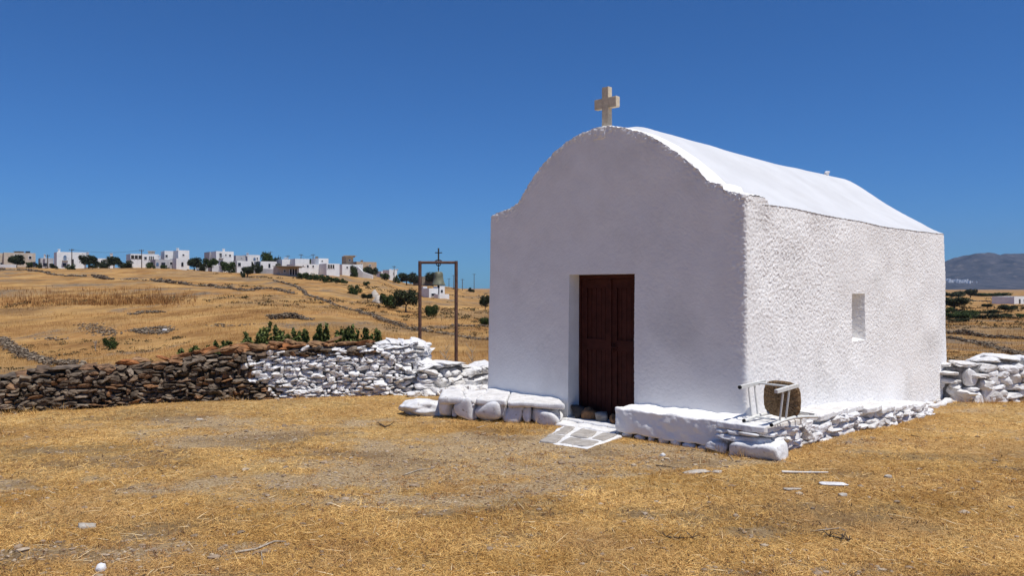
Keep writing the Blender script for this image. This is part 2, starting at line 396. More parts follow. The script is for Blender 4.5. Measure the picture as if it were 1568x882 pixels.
# ------------------------------------------------------------------ chapel
def fr(u, v):
    r = (u-CX)/F; w = (P0[1]*r-P0[0])/(dw[0]-dw[1]*r); Y = P0[1]+dw[1]*w
    return w, CZ-(v-CY)/F*Y
PAR = [fr(*q) for q in [(750, 333), (756, 328), (765, 325), (780, 319), (793, 311), (800, 299), (806, 288), (820, 266), (840, 241), (865, 218), (885, 206), (900, 200), (915, 194.5), (930, 192), (960, 196), (985, 203), (1010, 216), (1040, 236), (1065, 256), (1084, 276), (1088, 279), (1106, 281), (1110, 290), (1126, 294), (1144, 298)]]
pw = np.array([p[0] for p in PAR]); pz = np.array([p[1] for p in PAR]); pw[0] = 0; pw[-1] = W
def par_top(w): return np.interp(w, pw, pz)
RS = np.array([0, .2, .4, .706, 1.1, 1.47, 1.924, 2.2]); RZ = np.array([3.86, 3.83, 3.745, 3.54, 3.245, 2.972, 2.665, 2.56])
def roof_z(w, t):
    s = np.abs(w-W/2); z = np.interp(s, RS, RZ)
    # soften the profile
    z = (z + np.interp(np.abs(s-.12), RS, RZ) + np.interp(s+.12, RS, RZ))/3
    return z - .015*np.sin(np.clip(t/LEN, 0, 1)*math.pi) + .03*noise(w*1.3, t*.9, 0, 4)
def wallfield(w, t, z):
    """lumpy plaster: offset vectors, rough on the long side wall, smoother on front and roof"""
    side = sstep(W-.30, W-.02, w)
    front = 1-sstep(.0, .25, t)
    edge = np.exp(-((par_top(np.clip(w, 0, W))-z)/.10)**2)*front
    f = 50.0
    a = (.0026 + .0085*side*(1-front*.3))*(.85+.5*noise(w*1.1, t*1.1, z*1.1, 77)) + .013*edge
    a = a*(1.0+.0*side)
    n1 = noise(w*f, t*f, z*f, 11)*.65+noise(w*f*2.1, t*f*2.1, z*f*2.1, 14)*.45
    n2 = noise(w*f, t*f, z*f, 12)*.65+noise(w*f*2.1, t*f*2.1, z*f*2.1, 15)*.45
    n3 = noise(w*f, t*f, z*f, 13)
    lw = .014*noise(w*2.2, t*2.2, z*2.2, 31)*(1-.6*front); lt = .014*noise(w*2.2, t*2.2, z*2.2, 32)*(1-.7*front)
    return lw + a*n1, lt + a*n2, a*n3*.6
def place(w, t, z, rough=True):
    w = np.asarray(w, float).ravel(); t = np.asarray(t, float).ravel(); z = np.asarray(z, float).ravel()
    if rough: aw, at_, az = wallfield(w, t, z)
    else: aw = at_ = az = 0
    # rounded vertical corners
    r = .05; cw = np.clip(w, r, W-r); ct = np.clip(t, r, LEN-r); ex, ey = w-cw, t-ct; l = np.hypot(ex, ey)
    k = np.where((np.abs(ex) > 1e-9) & (np.abs(ey) > 1e-9) & (l > r), r/np.maximum(l, 1e-9), 1)
    w2, t2 = cw+ex*k, ct+ey*k
    bat = .013*np.clip(2.75-z, 0, 3.2)                       # battered walls
    w2 = w2 + aw + bat*(2*w/W-1); t2 = t2 + at_ + bat*(2*t/LEN-1)
    z2 = z + az
    return np.column_stack([P0[0]+dw[0]*w2+dn[0]*t2, P0[1]+dw[1]*w2+dn[1]*t2, z2])
def patch(mb, fn, nu, nv, flip=False):
    a, b = np.meshgrid(np.linspace(0, 1, nu), np.linspace(0, 1, nv), indexing='ij')
    w, t, z = fn(a, b); mb.add(place(w+0*a, t+0*a, z+0*a), grid_faces(nu, nv, flip))
ZB = -.55; D0, D1, DT = 1.579, 2.645, 1.83; T0, T1, WZ0, WZ1 = 3.04, 3.53, .90, 1.57
PT = .42                                                      # parapet thickness
chapel = empty('chapel', (float(WT(W/2, LEN/2)[0]), float(WT(W/2, LEN/2)[1]), 0))
tag(chapel, 'small whitewashed chapel with a vaulted roof, brown door and cross on its gable', 'chapel')
def wmat(o):
    l = Matrix.Translation(o.location) @ o.rotation_euler.to_matrix().to_4x4()
    return l if o.parent is None else wmat(o.parent) @ o.matrix_parent_inverse @ l
def adopt(o, par=chapel):
    """parent keeping place"""
    o.parent = par
    o.matrix_parent_inverse = wmat(par).inverted()
    return o
st = .014
def n_(l): return max(2, int(l/st)+1)
mb = MB()
def fpatch(w0, w1, zb):
    patch(mb, lambda a, b: (w0+(w1-w0)*a, 0*a, zb+(par_top(w0+(w1-w0)*a)-zb)*b), n_(w1-w0), n_(3.6-zb))
fpatch(0, D0, ZB); fpatch(D0, D1, DT); fpatch(D1, W, ZB)
# door recess: jambs, lintel
DD = .30
patch(mb, lambda a, b: (D0+.012*b+0*a, DD*b, ZB+(DT-ZB)*a), n_(2.3), n_(DD))
patch(mb, lambda a, b: (D1+0*a, DD*b, ZB+(DT-ZB)*a), n_(2.3), n_(DD), True)
patch(mb, lambda a, b: (D0+(D1-D0)*a, DD*b, DT+0*a), n_(1.06), n_(DD), True)
# long side wall (w = W) with window niche
def eave(t):
    return np.where(t < PT, par_top(W)-.0*t, np.interp(t, [PT, PT+.16], [par_top(W)-.015, 0])*(t < PT+.16) + (t >= PT+.16)*roof_z(W+0*t, t))
def etop(t):
    e = roof_z(W+0*t, t); f = sstep(PT-.02, PT+.16, t); return (par_top(W))*(1-f)+e*f
st = .011
def spatch(t0, t1, z0=None, z1=None):
    patch(mb, lambda a, b: (W+0*a, t0+(t1-t0)*a, (ZB if z0 is None else z0)+((etop(t0+(t1-t0)*a) if z1 is None else z1)-(ZB if z0 is None else z0))*b), n_(t1-t0), n_(2.7-(ZB if z0 is None else z0) if z1 is None else z1-ZB))
spatch(0, T0); spatch(T0, T1, WZ1, None); spatch(T0, T1, None, WZ0); spatch(T1, LEN)
ND = .30
patch(mb, lambda a, b: (W-ND*b, T0+0*a, WZ0+(WZ1-WZ0)*a), n_(.67), n_(ND), True)
patch(mb, lambda a, b: (W-ND*b, T1-.03*b+0*a, WZ0+(WZ1-WZ0)*a), n_(.67), n_(ND))
patch(mb, lambda a, b: (W-ND*b, T0+(T1-T0)*a, WZ1+0*a), n_(.5), n_(ND))
patch(mb, lambda a, b: (W-ND*b, T0+(T1-T0)*a, WZ0+.05*b+0*a), n_(.5), n_(ND), True)
patch(mb, lambda a, b: (W-ND+0*a, T0+(T1-T0)*a, WZ0+(WZ1-WZ0)*b), n_(.5), n_(.67))
# hidden long side, back gable (coarser)
st = .06
patch(mb, lambda a, b: (0*a, LEN*a, ZB+(roof_z(0*a, LEN*a)-ZB)*b), n_(LEN), n_(3), True)
patch(mb, lambda a, b: (W*a, LEN+0*a, ZB+(roof_z(W*a, LEN+0*a)-ZB)*b), n_(W), n_(3), True)
st = .014
# parapet top and back
patch(mb, lambda a, b: (W*a, PT*b, par_top(W*a)+.012*np.sin(b*math.pi)), n_(W), n_(PT))
patch(mb, lambda a, b: (W*a, PT+0*a, roof_z(W*a, PT+0*a)-.25+(par_top(W*a)-roof_z(W*a, PT+0*a)+.25)*b), n_(W)//2, 30, True)
adopt(mb.build('wall', mat_wall))
mb = MB(); st = .03
def rf(a, b):
    w = -.006+(W+.012)*a; t = PT-.10+(LEN-PT+.12)*b; z = roof_z(np.clip(w, 0, W), t)+.012
    pt_ = np.minimum(par_top(np.clip(w, 0, W))+.008, z); f = sstep(PT-.02, PT+.30, t)
    z = pt_*(1-f)+z*f
    return w, t, z
patch(mb, rf, n_(W), n_(LEN)*2)
for s_ in (0, 1):
    def sk(a, b, s_=s_):
        w, t, z = rf(np.full_like(a, float(s_)), a); return w+(.05*b if s_ == 0 else -.05*b), t, z-.10*b
    patch(mb, sk, n_(LEN)*2, 4, s_ == 0)
adopt(mb.build('roof', mat_roof))
# finial on the rear gable
mb = MB(); c = WT(W/2, LEN-.15); stone(mb, (c[0], c[1], 3.93), (.05, .05, .055), sub=3)
adopt(mb.build('finial', mat_wstone))
# cross
mb = MB(); cz = 3.74; wc = 2.07; tcx = .13
def cb(w0, w1, z0, z1, t0=.0, t1=.085):
    q = [WT(w0, tcx+t0), WT(w1, tcx+t0), WT(w1, tcx+t1), WT(w0, tcx+t1)]
    slab(mb, q, z0, z1, .006, .0015, 12, 9, 3)
cb(wc-.053, wc+.053, cz, cz+.57); cb(wc-.18, wc-.0532, cz+.29, cz+.425, .001, .084); cb(wc+.0532, wc+.18, cz+.285, cz+.425, .001, .084)
cr = mb.build('cross', mat_cross); cr['label'] = 'weathered tan stone cross'; adopt(cr)
# plastered block the cross stands on, standing proud of the gable
mb = MB(); slab(mb, [WT(1.98, -.012), WT(2.19, -.012), WT(2.19, .3), WT(1.98, .3)], 3.60, 3.762, .015, .008, 20, 20, 4, (-.025, 0, 0, -.025))
adopt(mb.build('cross_base', mat_wall))
# blue-tinted wash at the foot of the front (laundry-blue lime)
# door: frame, two leaves with panels
mat_door = M('brown_door_paint', (.042, .0115, .008), (.068, .019, .013), 10, .65, .12, 70, c3=(.075, .045, .035), s3=28, f3=(.66, .74), spec=.12)
door = adopt(bpy.data.objects.new('door', None)); col.objects.link(door); door.location = (0, 0, 0)
door.matrix_parent_inverse = Matrix.Translation(chapel.location).inverted()
DP = .20
def dbox(mb, w0, w1, z0, z1, t0, t1, r=.004):
    q = [WT(w0, t0), WT(w1, t0), WT(w1, t1), WT(w0, t1)]
    p = [(x, y) for x, y in q]; V = [(a[0], a[1], z) for z in (z0, z1) for a in p]
    mb.add(V, [[0, 3, 2, 1], [4, 5, 6, 7], [0, 1, 5, 4], [1, 2, 6, 5], [2, 3, 7, 6], [3, 0, 4, 7]])
zb_, zt_ = -.16, DT-.004
mb = MB(); dbox(mb, D0+.006, D0+.035, zb_, zt_, DP-.02, DP+.05); dbox(mb, D1-.035, D1-.004, zb_, zt_, DP-.02, DP+.05); dbox(mb, D0+.035, D1-.035, zt_-.05, zt_, DP-.018, DP+.05)
f_ = mb.build('door_frame', mat_door, smooth=False); f_.parent = door
for (a, b) in ((D0+.037, (D0+D1)/2-.003), ((D0+D1)/2+.003, D1-.037)):
    mb = MB(); zt2 = zt_-.053; s = .085; zm = .83
    dbox(mb, a, a+s, zb_, zt2, DP, DP+.045); dbox(mb, b-s, b, zb_, zt2, DP, DP+.045)
    for z0, z1 in ((zb_, zb_+.14), (zm, zm+.12), (zt2-.11, zt2)): dbox(mb, a+s, b-s, z0, z1, DP+.001, DP+.044)
    for z0, z1 in ((zb_+.14, zm), (zm+.12, zt2-.11)):
        npk = 4; ww = (b-a-2*s)/npk
        for k in range(npk): dbox(mb, a+s+ww*k+.003, a+s+ww*(k+1)-.003, z0, z1, DP+.016, DP+.035)
        dbox(mb, a+s, b-s, z0, z1, DP+.026, DP+.038)
        # raised moulding round the panel
        dbox(mb, a+s, a+s+.014, z0, z1, DP-.006, DP+.02); dbox(mb, b-s-.014, b-s, z0, z1, DP-.006, DP+.02)
        dbox(mb, a+s+.014, b-s-.014, z0, z0+.014, DP-.005, DP+.02); dbox(mb, a+s+.014, b-s-.014, z1-.014, z1, DP-.005, DP+.02)
    lf = mb.build('door_leaf', mat_door, smooth=False); lf.parent = door
mb = MB(); dbox(mb, (D0+D1)/2-.028, (D0+D1)/2+.022, zb_, zt_-.055, DP-.018, DP-.001)
o = mb.build('cover_strip', mat_door, smooth=False); o.parent = door
mb = MB(); c = WT((D0+D1)/2+.06, DP-.02); 
box(mb, (c[0], c[1], .86), (.012, .012, .06), None)
c2 = WT((D0+D1)/2+.06, DP-.06); bar(mb, (c2[0], c2[1], .87), (c2[0]+dw[0]*.09, c2[1]+dw[1]*.09, .87), .014, .014); bar(mb, (c2[0], c2[1], .87), (c[0]+dn[0]*.02, c[1]+dn[1]*.02, .87), .014, .014)
o = mb.build('door_handle', mat_door, smooth=False); o.parent = door
# threshold step
mb = MB()
slab(mb, [WT(1.50, -.14), WT(2.66, -.14), WT(2.66, .24), WT(1.60, .24)], -.34, -.095, .03, .008, 30, 8, 5)
slab(mb, [WT(1.46, -.42), WT(2.62, -.36), WT(2.66, -.13), WT(1.50, -.13)], -.36, -.12, .03, .008, 30, 8, 6)
o = adopt(mb.build('threshold', mat_wstone)); o['label'] = 'low whitewashed stone threshold step'
# ------------------------------------------------------------------ stones, landing, benches
def gxy(u, v, z=-.13):
    Y = (CZ-z)*F/(v-CY); return ((u-CX)/F*Y, Y)
mat_flag = M('grey_flagstone', (.30, .27, .24), (.45, .42, .38), 12, .95, .4, 60)
lq = [np.array(gxy(822, 681, -.14)), np.array(gxy(900, 690, -.14)), np.array(gxy(953, 670, -.14)), np.array(gxy(862, 654, -.14))]
land = empty('paved_landing', (float(np.mean([q[0] for q in lq])), float(np.mean([q[1] for q in lq])), -.14))
tag(land, 'small irregular flagstone landing with whitewashed joints in front of the brown door', 'paving')
mb = MB(); slab(mb, lq, -.30, -.115, .02, .012, 60, 5, 7); lo = mb.build('mortar_bed', mat_wstone); adopt(lo, land)
def bil(a, b): return (1-a)*(1-b)*lq[0]+a*(1-b)*lq[1]+a*b*lq[2]+(1-a)*b*lq[3]
cells = [(.04, .05, .34, .44), (.42, .06, .95, .42), (.05, .52, .26, .95), (.34, .50, .66, .94), (.74, .50, .96, .95)]
for (a0, b0, a1, b1) in cells:
    mb = MB(); j = lambda: random.uniform(-.025, .025)
    q = [bil(a0+j(), b0+j()), bil(a1+j(), b0+j()), bil(a1+j(), b1+j()), bil(a0+j(), b1+j())]
    slab(mb, q, -.20, -.102, .02, .010, 24, 6, 8); adopt(mb.build('flagstone', mat_flag), land)

# left bench of big rounded stones
bl = empty('stone_bench', (-.2, 10.5, -.15)); tag(bl, 'low whitewashed bench of big round stones under slabs, left of the chapel door', 'bench')
A = np.array(gxy(672, 641, -.16)); B = np.array([.66, 9.86])
bk = np.array(gxy(676, 598, .14)); wp = WT(1.42, -.02); wc_ = WT(-.02, .02)
mb = MB()
mid = .62*A+.38*B; midb = wc_*1.0
slab(mb, [A+(.10, .2), mid+(.02, .2), midb, bk+(.06, -.1)], -.40, .055, .05, .012, 26, 6, 1)
slab(mb, [mid+(-.02, .2), B+(-.08, .17), wp, midb], -.40, .055, .05, .012, 26, 6, 2)
adopt(mb.build('core', mat_wcore), bl)
fs = [(672, 692, 613, 634, .16), (692, 700, 628, 637, .05), (697, 729, 612, 643, .2), (726, 732, 628, 641, .06), (731, 772, 613, 646, .22), (773, 778, 617, 644, .05), (776, 802, 619, 646, .16), (802, 817, 624, 645, .12), (816, 862, 629, 652, .2)]
for (u0, u1, v0, v1, dp) in fs:
    tt = ((u0+u1)/2-672)/(862-672); c = A+(B-A)*tt; Yq = c[1]
    h = (u1-u0)/2/F*Yq*.98; hz = (v1-v0)/2/F*Yq*1.04; zc = CZ-((v0+v1)/2-CY)/F*Yq
    ang = math.atan2((B-A)[1], (B-A)[0])
    mb = MB(); stone(mb, (c[0]+.01, c[1]+.05, zc), (h/max(math.cos(ang), .6), dp*.6, hz+.01), rot(random.uniform(-.1, .1), random.uniform(-.12, .12), ang+random.uniform(-.1, .1)), 4, 7, 0, 5, .93)
    adopt(mb.build('facing_stone', mat_wstone), bl)
# slabs on top
def topslab(q, z0, z1, par, seed, amp=.012, r=.04, nm='top_slab'):
    mb = MB(); slab(mb, q, z0, z1, r, amp, 34, 5.5, seed); return adopt(mb.build(nm, mat_wstone), par)
out = np.array([-.05, -.10])
e1 = A+(B-A)*.24; g1 = bk+(wc_-bk)*.42
topslab([A+(.0, -.08), e1+(-.01, -.09), g1, bk], .05, .165, bl, 11, .008, .05)
e2 = A+(B-A)*.30; e3 = A+(B-A)*.56; w3 = WT(.45, -.01)
mb = MB()
for k in range(9): c = e1+(e2-e1)*random.uniform(0, 1.3)+np.array([0, random.uniform(-.02, .25)]); stone(mb, (c[0], c[1], random.uniform(.04, .11)), (random.uniform(.04, .07), .05, .035), rot(0, 0, random.random()), 3)
adopt(mb.build('wedge_stones', mat_wstone), bl)
topslab([e1+(.0, -.05), e2+(.01, -.06), wc_+(-.02, .03), g1+(.0, .0)], .055, .118, bl, 19, .014, .035)
topslab([e2+(.02, -.09), e3+(0, -.09), w3, wc_+(.0, .05)], .07, .15, bl, 12, .009, .03)
topslab([e3+(.01, -.09), B+(.03, -.08), wp+(.0, .0), w3+(.01, 0)], .065, .14, bl, 13, .008, .03)
# flat pale slab lying left of the bench
sl_ = MB(); stone(sl_, (-1.30, 10.85, -.075), (.40, .30, .115), rot(.02, -.03, -.25), 4, 20, .06, 12); stone(sl_, (-1.05, 10.80, -.09), (.16, .16, .10), rot(.1, .05, .4), 4, 20, .05, 10)
o = sl_.build('flat_rock', mat_wstone, loc=(-1.3, 10.85, -.15)); tag(o, 'broad flat whitewashed rock lying on the grass at the left end of the round-stone bench', 'rock')

# right front bench: plastered block
br = empty('plastered_bench', (1.9, 8.7, -.15)); tag(br, 'solid plastered white bench against the chapel front, right of the brown door', 'bench')
mb = MB(); a0 = WT(2.66, -.44); a1 = WT(4.17, -.42); a2 = WT(4.17, .0); a3 = WT(2.68, .0)
slab(mb, [a0, a1, a2, a3], -.09, .205, .025, .010, 70, 9, 21, (0, .01, .04, .0)); adopt(mb.build('body', mat_wall), br)
mb = MB(); slab(mb, [WT(2.70, -.38), WT(4.15, -.37), a2, a3], -.35, -.05, .03, .01, 24, 9, 22); adopt(mb.build('footing', mat_core), br)
mb = MB()
w = 2.70
while w < 4.1:
    l = random.uniform(.10, .22)
    if w < 2.74 or random.random() < .86:
        mb = MB(); c = WT(w+l/2, -.36); stone(mb, (c[0], c[1], random.uniform(-.13, -.11)), (l/2*.92, .07, random.uniform(.04, .055)), rot(0, random.uniform(-.15, .15), math.atan2(dw[1], dw[0])), 3); adopt(mb.build('base_stone', mat_wstone), br)
    w += l+.01

# side bench: dry stones along the lit wall
bs = empty('dry_stone_bench', (3.6, 8.8, -.15)); tag(bs, 'rough whitewashed dry-stone ledge with a slab-topped corner along the lit chapel side wall', 'bench')
def btop(t): return float(np.interp(t, [-.5, .5, 1.5, 2.4, 3.1, 4.5, 5.0], [.215, .20, .165, .115, .03, -.09, -.2]))
angt = math.atan2(dn[1], dn[0]); angw = math.atan2(dw[1], dw[0])
mb = MB()
for k in range(10):
    t0 = -.42+k*.53; t1 = t0+.53
    if t0 < 0: slab(mb, [WT(W+.0, t0+.04), WT(W+.33, t0+.04), WT(W+.34, t1), WT(W+.0, t1)], -.5, btop(t0)-.06, .03, .01, 12, 6, k)
    else: slab(mb, [WT(W, t0), WT(W+.33, t0), WT(W+.33, t1), WT(W, t1)], -.6, btop((t0+t1)/2)-.05, .03, .01, 12, 6, k)
adopt(mb.build('core', mat_wstone), bs)
mb = MB(); t = -.36
while t < 5.0:      # facing stones in courses
    l = random.uniform(.13, .34); top = btop(t+l/2)-.06; z = -.22-.03*max(t, 0)
    while z < top-.01:
        h = random.uniform(.05, .12)
        c = WT(W+.37+random.uniform(-.03, .04), t+l/2+random.uniform(-.03, .03))
        stone(mb, (c[0], c[1], z+h/2), (l/2*random.uniform(.9, 1.25), random.uniform(.07, .11), h/2*1.15), rot(random.uniform(-.12, .12), random.uniform(-.12, .12), angt+random.uniform(-.15, .15)), 3, 20, .05)
        z += h*.92
    t += l*.93
adopt(mb.build('facing_stones', mat_wstone, smooth=False), bs)
t = .33; k = 0
while t < 4.9:      # irregular top stones against the wall
    l = random.uniform(.3, .62); 
    z = btop(t+l/2); d0 = .47+random.uniform(-.06, .03)
    o = topslab([WT(W+.0, t), WT(W+d0, t+random.uniform(-.05, .05)), WT(W+d0, t+l+random.uniform(-.04, .04)), WT(W+.0, t+l)], z-.07+random.uniform(-.01, .01), z, bs, 30+k, .010, .02, 'top_stone')
    t += l+.005; k += 1
# corner block under a slab
mb = MB(); slab(mb, [WT(W-.10, -.50), WT(W+.46, -.50), WT(W+.50, .30), WT(W-.02, .02)], .150, .222, .018, .008, 40, 7, 50); adopt(mb.build('corner_slab', mat_wstone), bs)
mb = MB()
for (w_, t_, l, z, h) in ((W-.03, -.44, .10, .12, .028), (W+.11, -.45, .07, .12, .026), (W+.27, -.45, .11, .12, .026), (W+.40, -.33, .10, .12, .028), (W+.42, -.14, .10, .12, .03), (W+.42, .1, .12, .12, .03)):
    c = WT(w_, t_); stone(mb, (c[0], c[1], z), (l, .08, h), rot(0, 0, angw), 3)
c = WT(W+.16, -.40); stone(mb, (c[0], c[1], .055), (.27, .13, .04), rot(0, .02, angw), 4, 10, .03)
adopt(mb.build('corner_courses', mat_wstone), bs)
mb = MB(); c = WT(W+.30, -.36); stone(mb, (c[0], c[1], -.09), (.24, .17, .135), rot(0, .03, angw+.1), 4, 20, .03, 3, .93); adopt(mb.build('corner_block', mat_wstone), bs)
mb = MB(); c = WT(W-.10, -.44); stone(mb, (c[0], c[1], -.06), (.13, .10, .06), rot(.1, .1, angw), 3, 10, .04); c = WT(W-.05, -.32); stone(mb, (c[0], c[1], .06), (.09, .1, .08), rot(.1, .3, angw), 3, 10, .04)
for k in range(6): c = WT(W-.10+random.uniform(-.05, .12), -.36+random.uniform(-.05, .2)); stone(mb, (c[0], c[1], random.uniform(-.02, .16)), (.06, .06, .05), rot(random.random(), random.random(), 0), 3)
adopt(mb.build('loose_stones', mat_wstone), bs)

# rocks against the door
rk = [('dark lumpy rock against the door in the left corner of the recess', 1.69, .05, .10, .10, .10, mat_iron), ('brown angular rock leaning on the door between the dark and the pale rock', 1.86, .06, .11, .09, .09, mat_stone),
      ('pale grey rounded rock lying on the threshold before the door', 2.10, .03, .085, .07, .065, M('pale_rock', (.20, .175, .15), (.34, .31, .28), 14, .9, .4)), ('small brown rock on the threshold beside the plastered bench', 2.31, .03, .08, .07, .055, mat_stone)]
for i, (lb, w_, t_, a, b, c_, mt) in enumerate(rk):
    c = WT(w_, t_); mb = MB(); stone(mb, (c[0], c[1], -.095+c_*.85), (a, b, c_), rot(.2*i, .1, angw+.3*i), 3, 9, .06)
    o = mb.build('rock', mt, loc=(float(c[0]), float(c[1]), -.15)); tag(o, lb, 'rock', 'rocks piled before the chapel door')

# ------------------------------------------------------------------ dry stone walls
def smooth_path(P, step=.04):
    P = np.array(P, float); d = np.concatenate([[0], np.cumsum(np.linalg.norm(np.diff(P[:, :2], axis=0), axis=1))])
    n = max(3, int(d[-1]/step)); s = np.linspace(0, d[-1], n)
    Q = np.column_stack([np.interp(s, d, P[:, k]) for k in range(P.shape[1])])
    k = max(1, int(.25/step)); ker = np.ones(2*k+1)/(2*k+1)
    for c in range(2):
        e = np.pad(Q[:, c], k, mode='reflect', reflect_type='odd'); Q[:, c] = np.convolve(e, ker, 'valid')
    return s, Q
def drywall(mb_face, P, width, sl=(.10, .30), sh=(.05, .11), sub=2, p=10, back=True, capk=1.0, core=None, cap=None, p_w=None, rough=.05, sink=.1, selector=None, thick=.12, gap=1.04, tilt=.12):
    """P rows: x, y, z_base, height. face stones laid in broken courses on both sides, cap stones on top"""
    s, Q = smooth_path(P); Lg = s[-1]
    tan = np.gradient(Q[:, :2], axis=0); tan /= np.linalg.norm(tan, axis=1)[:, None]
    nor = np.column_stack([tan[:, 1], -tan[:, 0]])          # right-hand side of the path
    def loc(x):
        i = int(np.clip(x/Lg*(len(s)-1), 0, len(s)-1)); return Q[i], tan[i], nor[i]
    for side in ((1, -1) if back else (1,)):
        z = -sink; blocked = []
        while z < 2.2:
            rh = random.uniform(*sh)*(1 if side > 0 else 1.3); x = random.uniform(-.1, 0); anyp = False; nb = []
            while x < Lg:
                l = random.uniform(*sl)*(1 if side > 0 else 1.5)
                if any(a-.02 < x+l/2 < b+.02 for a, b in blocked): x += .06; continue
                q, t_, n_2 = loc(x+l/2); wob = .035*float(noise(np.array([x*1.3]), np.array([z*2]), 0, 3)[0])
                zc = z+wob+rh/2
                if zc < q[3]-.02:
                    anyp = True; h = rh
                    if random.random() < .24 and l < sl[0]+.6*(sl[1]-sl[0]) and zc+rh < q[3]: h = rh*random.uniform(1.6, 2.0); nb.append((x, x+l))
                    elif random.random() < .2: h = rh*.62
                    c = q[:2]+n_2*side*(width/2-thick*.5+random.uniform(-.025, .025))
                    tgt = selector(x, zc) if selector else mb_face
                    stone(tgt, (c[0], c[1], q[2]+z+wob+h/2), (l/2*gap*1.06, thick*random.uniform(.8, 1.15), h/2*gap*1.12), rot(random.uniform(-tilt, tilt), random.uniform(-tilt, tilt), math.atan2(t_[1], t_[0])+random.uniform(-tilt, tilt)), sub if side > 0 else 2, p, rough)
                x += l*random.uniform(.93, 1.0)
            blocked = nb; z += rh*.93
            if not anyp and z > .3: break
    x = 0
    while x < Lg:
        l = random.uniform(sl[0]*1.3, sl[1]*1.5)*capk; q, t_, n_2 = loc(x+l/2); h = random.uniform(.03, .06)
        tgt = cap(x) if cap else mb_face
        stone(tgt, (q[0], q[1], q[2]+q[3]+h*.4), (l/2*1.08, width/2*random.uniform(.85, 1.08), h), rot(random.uniform(-.1, .1), random.uniform(-.14, .14), math.atan2(t_[1], t_[0])+random.uniform(-.2, .2)), max(sub, 3), p, rough*1.3)
        x += l*.92
    if core is not None:
        for i in range(0, len(s)-1, 3):
            j = min(i+4, len(s)-1); wq = width/2-thick*.55
            q = [Q[i, :2]+nor[i]*wq, Q[j, :2]+nor[j]*wq, Q[j, :2]-nor[j]*wq, Q[i, :2]-nor[i]*wq]
            V = [(a[0], a[1], Q[k, 2]+zz) for zz, kk in ((-.3, 0), (1, 1)) for a, k in zip(q, (i, j, j, i)) for zz in ([-.3] if not kk else [Q[k, 3]-.015])]
            (core(s[i]) if callable(core) else core).add(V, [[0, 3, 2, 1], [4, 5, 6, 7], [0, 1, 5, 4], [1, 2, 6, 5], [2, 3, 7, 6], [3, 0, 4, 7]])
def pw_(u, vb, vt, zb):
    """wall control point from base line on ground of height zb"""
    Y = (CZ-zb)*F/(vb-CY); x = (u-CX)/F*Y; return [x, Y, tz(x, Y), CZ-(vt-CY)/F*Y - tz(x, Y)]
# long wall at the left: bare dark stones, then whitewashed up to the pier
LW = [pw_(-420, 640, 588, -.2), pw_(-200, 636, 580, -.2), pw_(0, 632, 581, -.2), pw_(60, 627, 568, -.2), pw_(160, 622, 563, -.2), pw_(230, 617, 563, -.2), pw_(300, 614, 549, -.2), pw_(385, 611, 537, -.2), pw_(470, 608, 530, -.2), pw_(560, 606, 527, -.2), pw_(625, 603, 526, -.2)]
lw = empty('dry_stone_wall', (LW[6][0], LW[6][1], -.2)); tag(lw, 'long dry-stone wall at the left, bare brown stones turning whitewashed towards its pier', 'wall')
s_, _q = smooth_path(LW); 
def s_at(u):
    x, Y = pw_(u, np.interp(u, [-420, 0, 230, 385, 625], [640, 632, 617, 611, 603]), 540, -.2)[:2]
    return s_[np.argmin((_q[:, 0]-x)**2+(_q[:, 1]-Y)**2)]
SW = s_at(398); SC = s_at(566)
bare_, white_, caps_, core_, corew_ = MB(), MB(), MB(), MB(), MB()
def sel(x, z):
    e = SW + .22*math.sin(z*9) - .25*z + random.uniform(-.22, .22)
    if x > SC: return white_
    return white_ if x > e and not (z > .66 and random.random() < .6) else bare_
def csel(x): return bare_ if x < SW-.8 else (caps_ if x < SC-.1 else white_)
drywall(bare_, LW, .46, (.05, .21), (.028, .072), 3, 14, True, 1.2, lambda x: core_ if x < SW else corew_, csel, selector=sel, rough=.07, tilt=.27, gap=1.1)
# rough extra stones on the crest
for k in range(26):
    x = random.uniform(SW-2.0, SC-.15); i = int(x/s_[-1]*(len(s_)-1)); q = _q[i]
    stone(caps_, (q[0]+random.uniform(-.12, .12), q[1]+random.uniform(-.1, .1), q[2]+q[3]+random.uniform(.04, .11)), (random.uniform(.09, .2), random.uniform(.08, .14), random.uniform(.025, .05)), rot(random.uniform(-.3, .3), random.uniform(-.35, .35), random.uniform(-.5, .9)), 3, 12, .06)
adopt(bare_.build('bare_stones', mat_stone, smooth=False), lw); adopt(white_.build('whitewashed_stones', mat_wstone, smooth=False), lw); adopt(caps_.build('crest_stones', mat_cap, smooth=False), lw); adopt(core_.build('core', mat_core, smooth=False), lw); adopt(corew_.build('core', mat_wcore, smooth=False), lw)
# pier at its end
pr = empty('whitewashed_pier', (-1.75, 13.3, -.2)); tag(pr, 'chunky whitewashed stone pier in front of the left post of the bell stand', 'pier')
PX = [pw_(592, 601, 525, -.2), pw_(640, 600, 526, -.2)]; PX[0][1] += .05
mb = MB(); mc = MB(); drywall(mb, PX, .62, (.14, .36), (.05, .12), 3, 13, True, .7, mc, rough=.05, thick=.15, tilt=.14)
q0 = np.array(PX[1][:2]); 
z = -.1
while z < PX[1][3]:        # end face stones
    h = random.uniform(.06, .14)
    yo = -.26
    while yo < .24:
        l = random.uniform(.16, .34); stone(mb, (q0[0]+.06+random.uniform(-.03, .04), q0[1]+yo+l/2, PX[1][2]+z+h/2), (.16, l/2*1.05, h/2*1.1), rot(0, random.uniform(-.1, .1), random.uniform(-.1, .1)), 3, 10, .05); yo += l
    z += h*.95
adopt(mb.build('stones', mat_wstone, smooth=False), pr); adopt(mc.build('core', mat_wcore, smooth=False), pr)
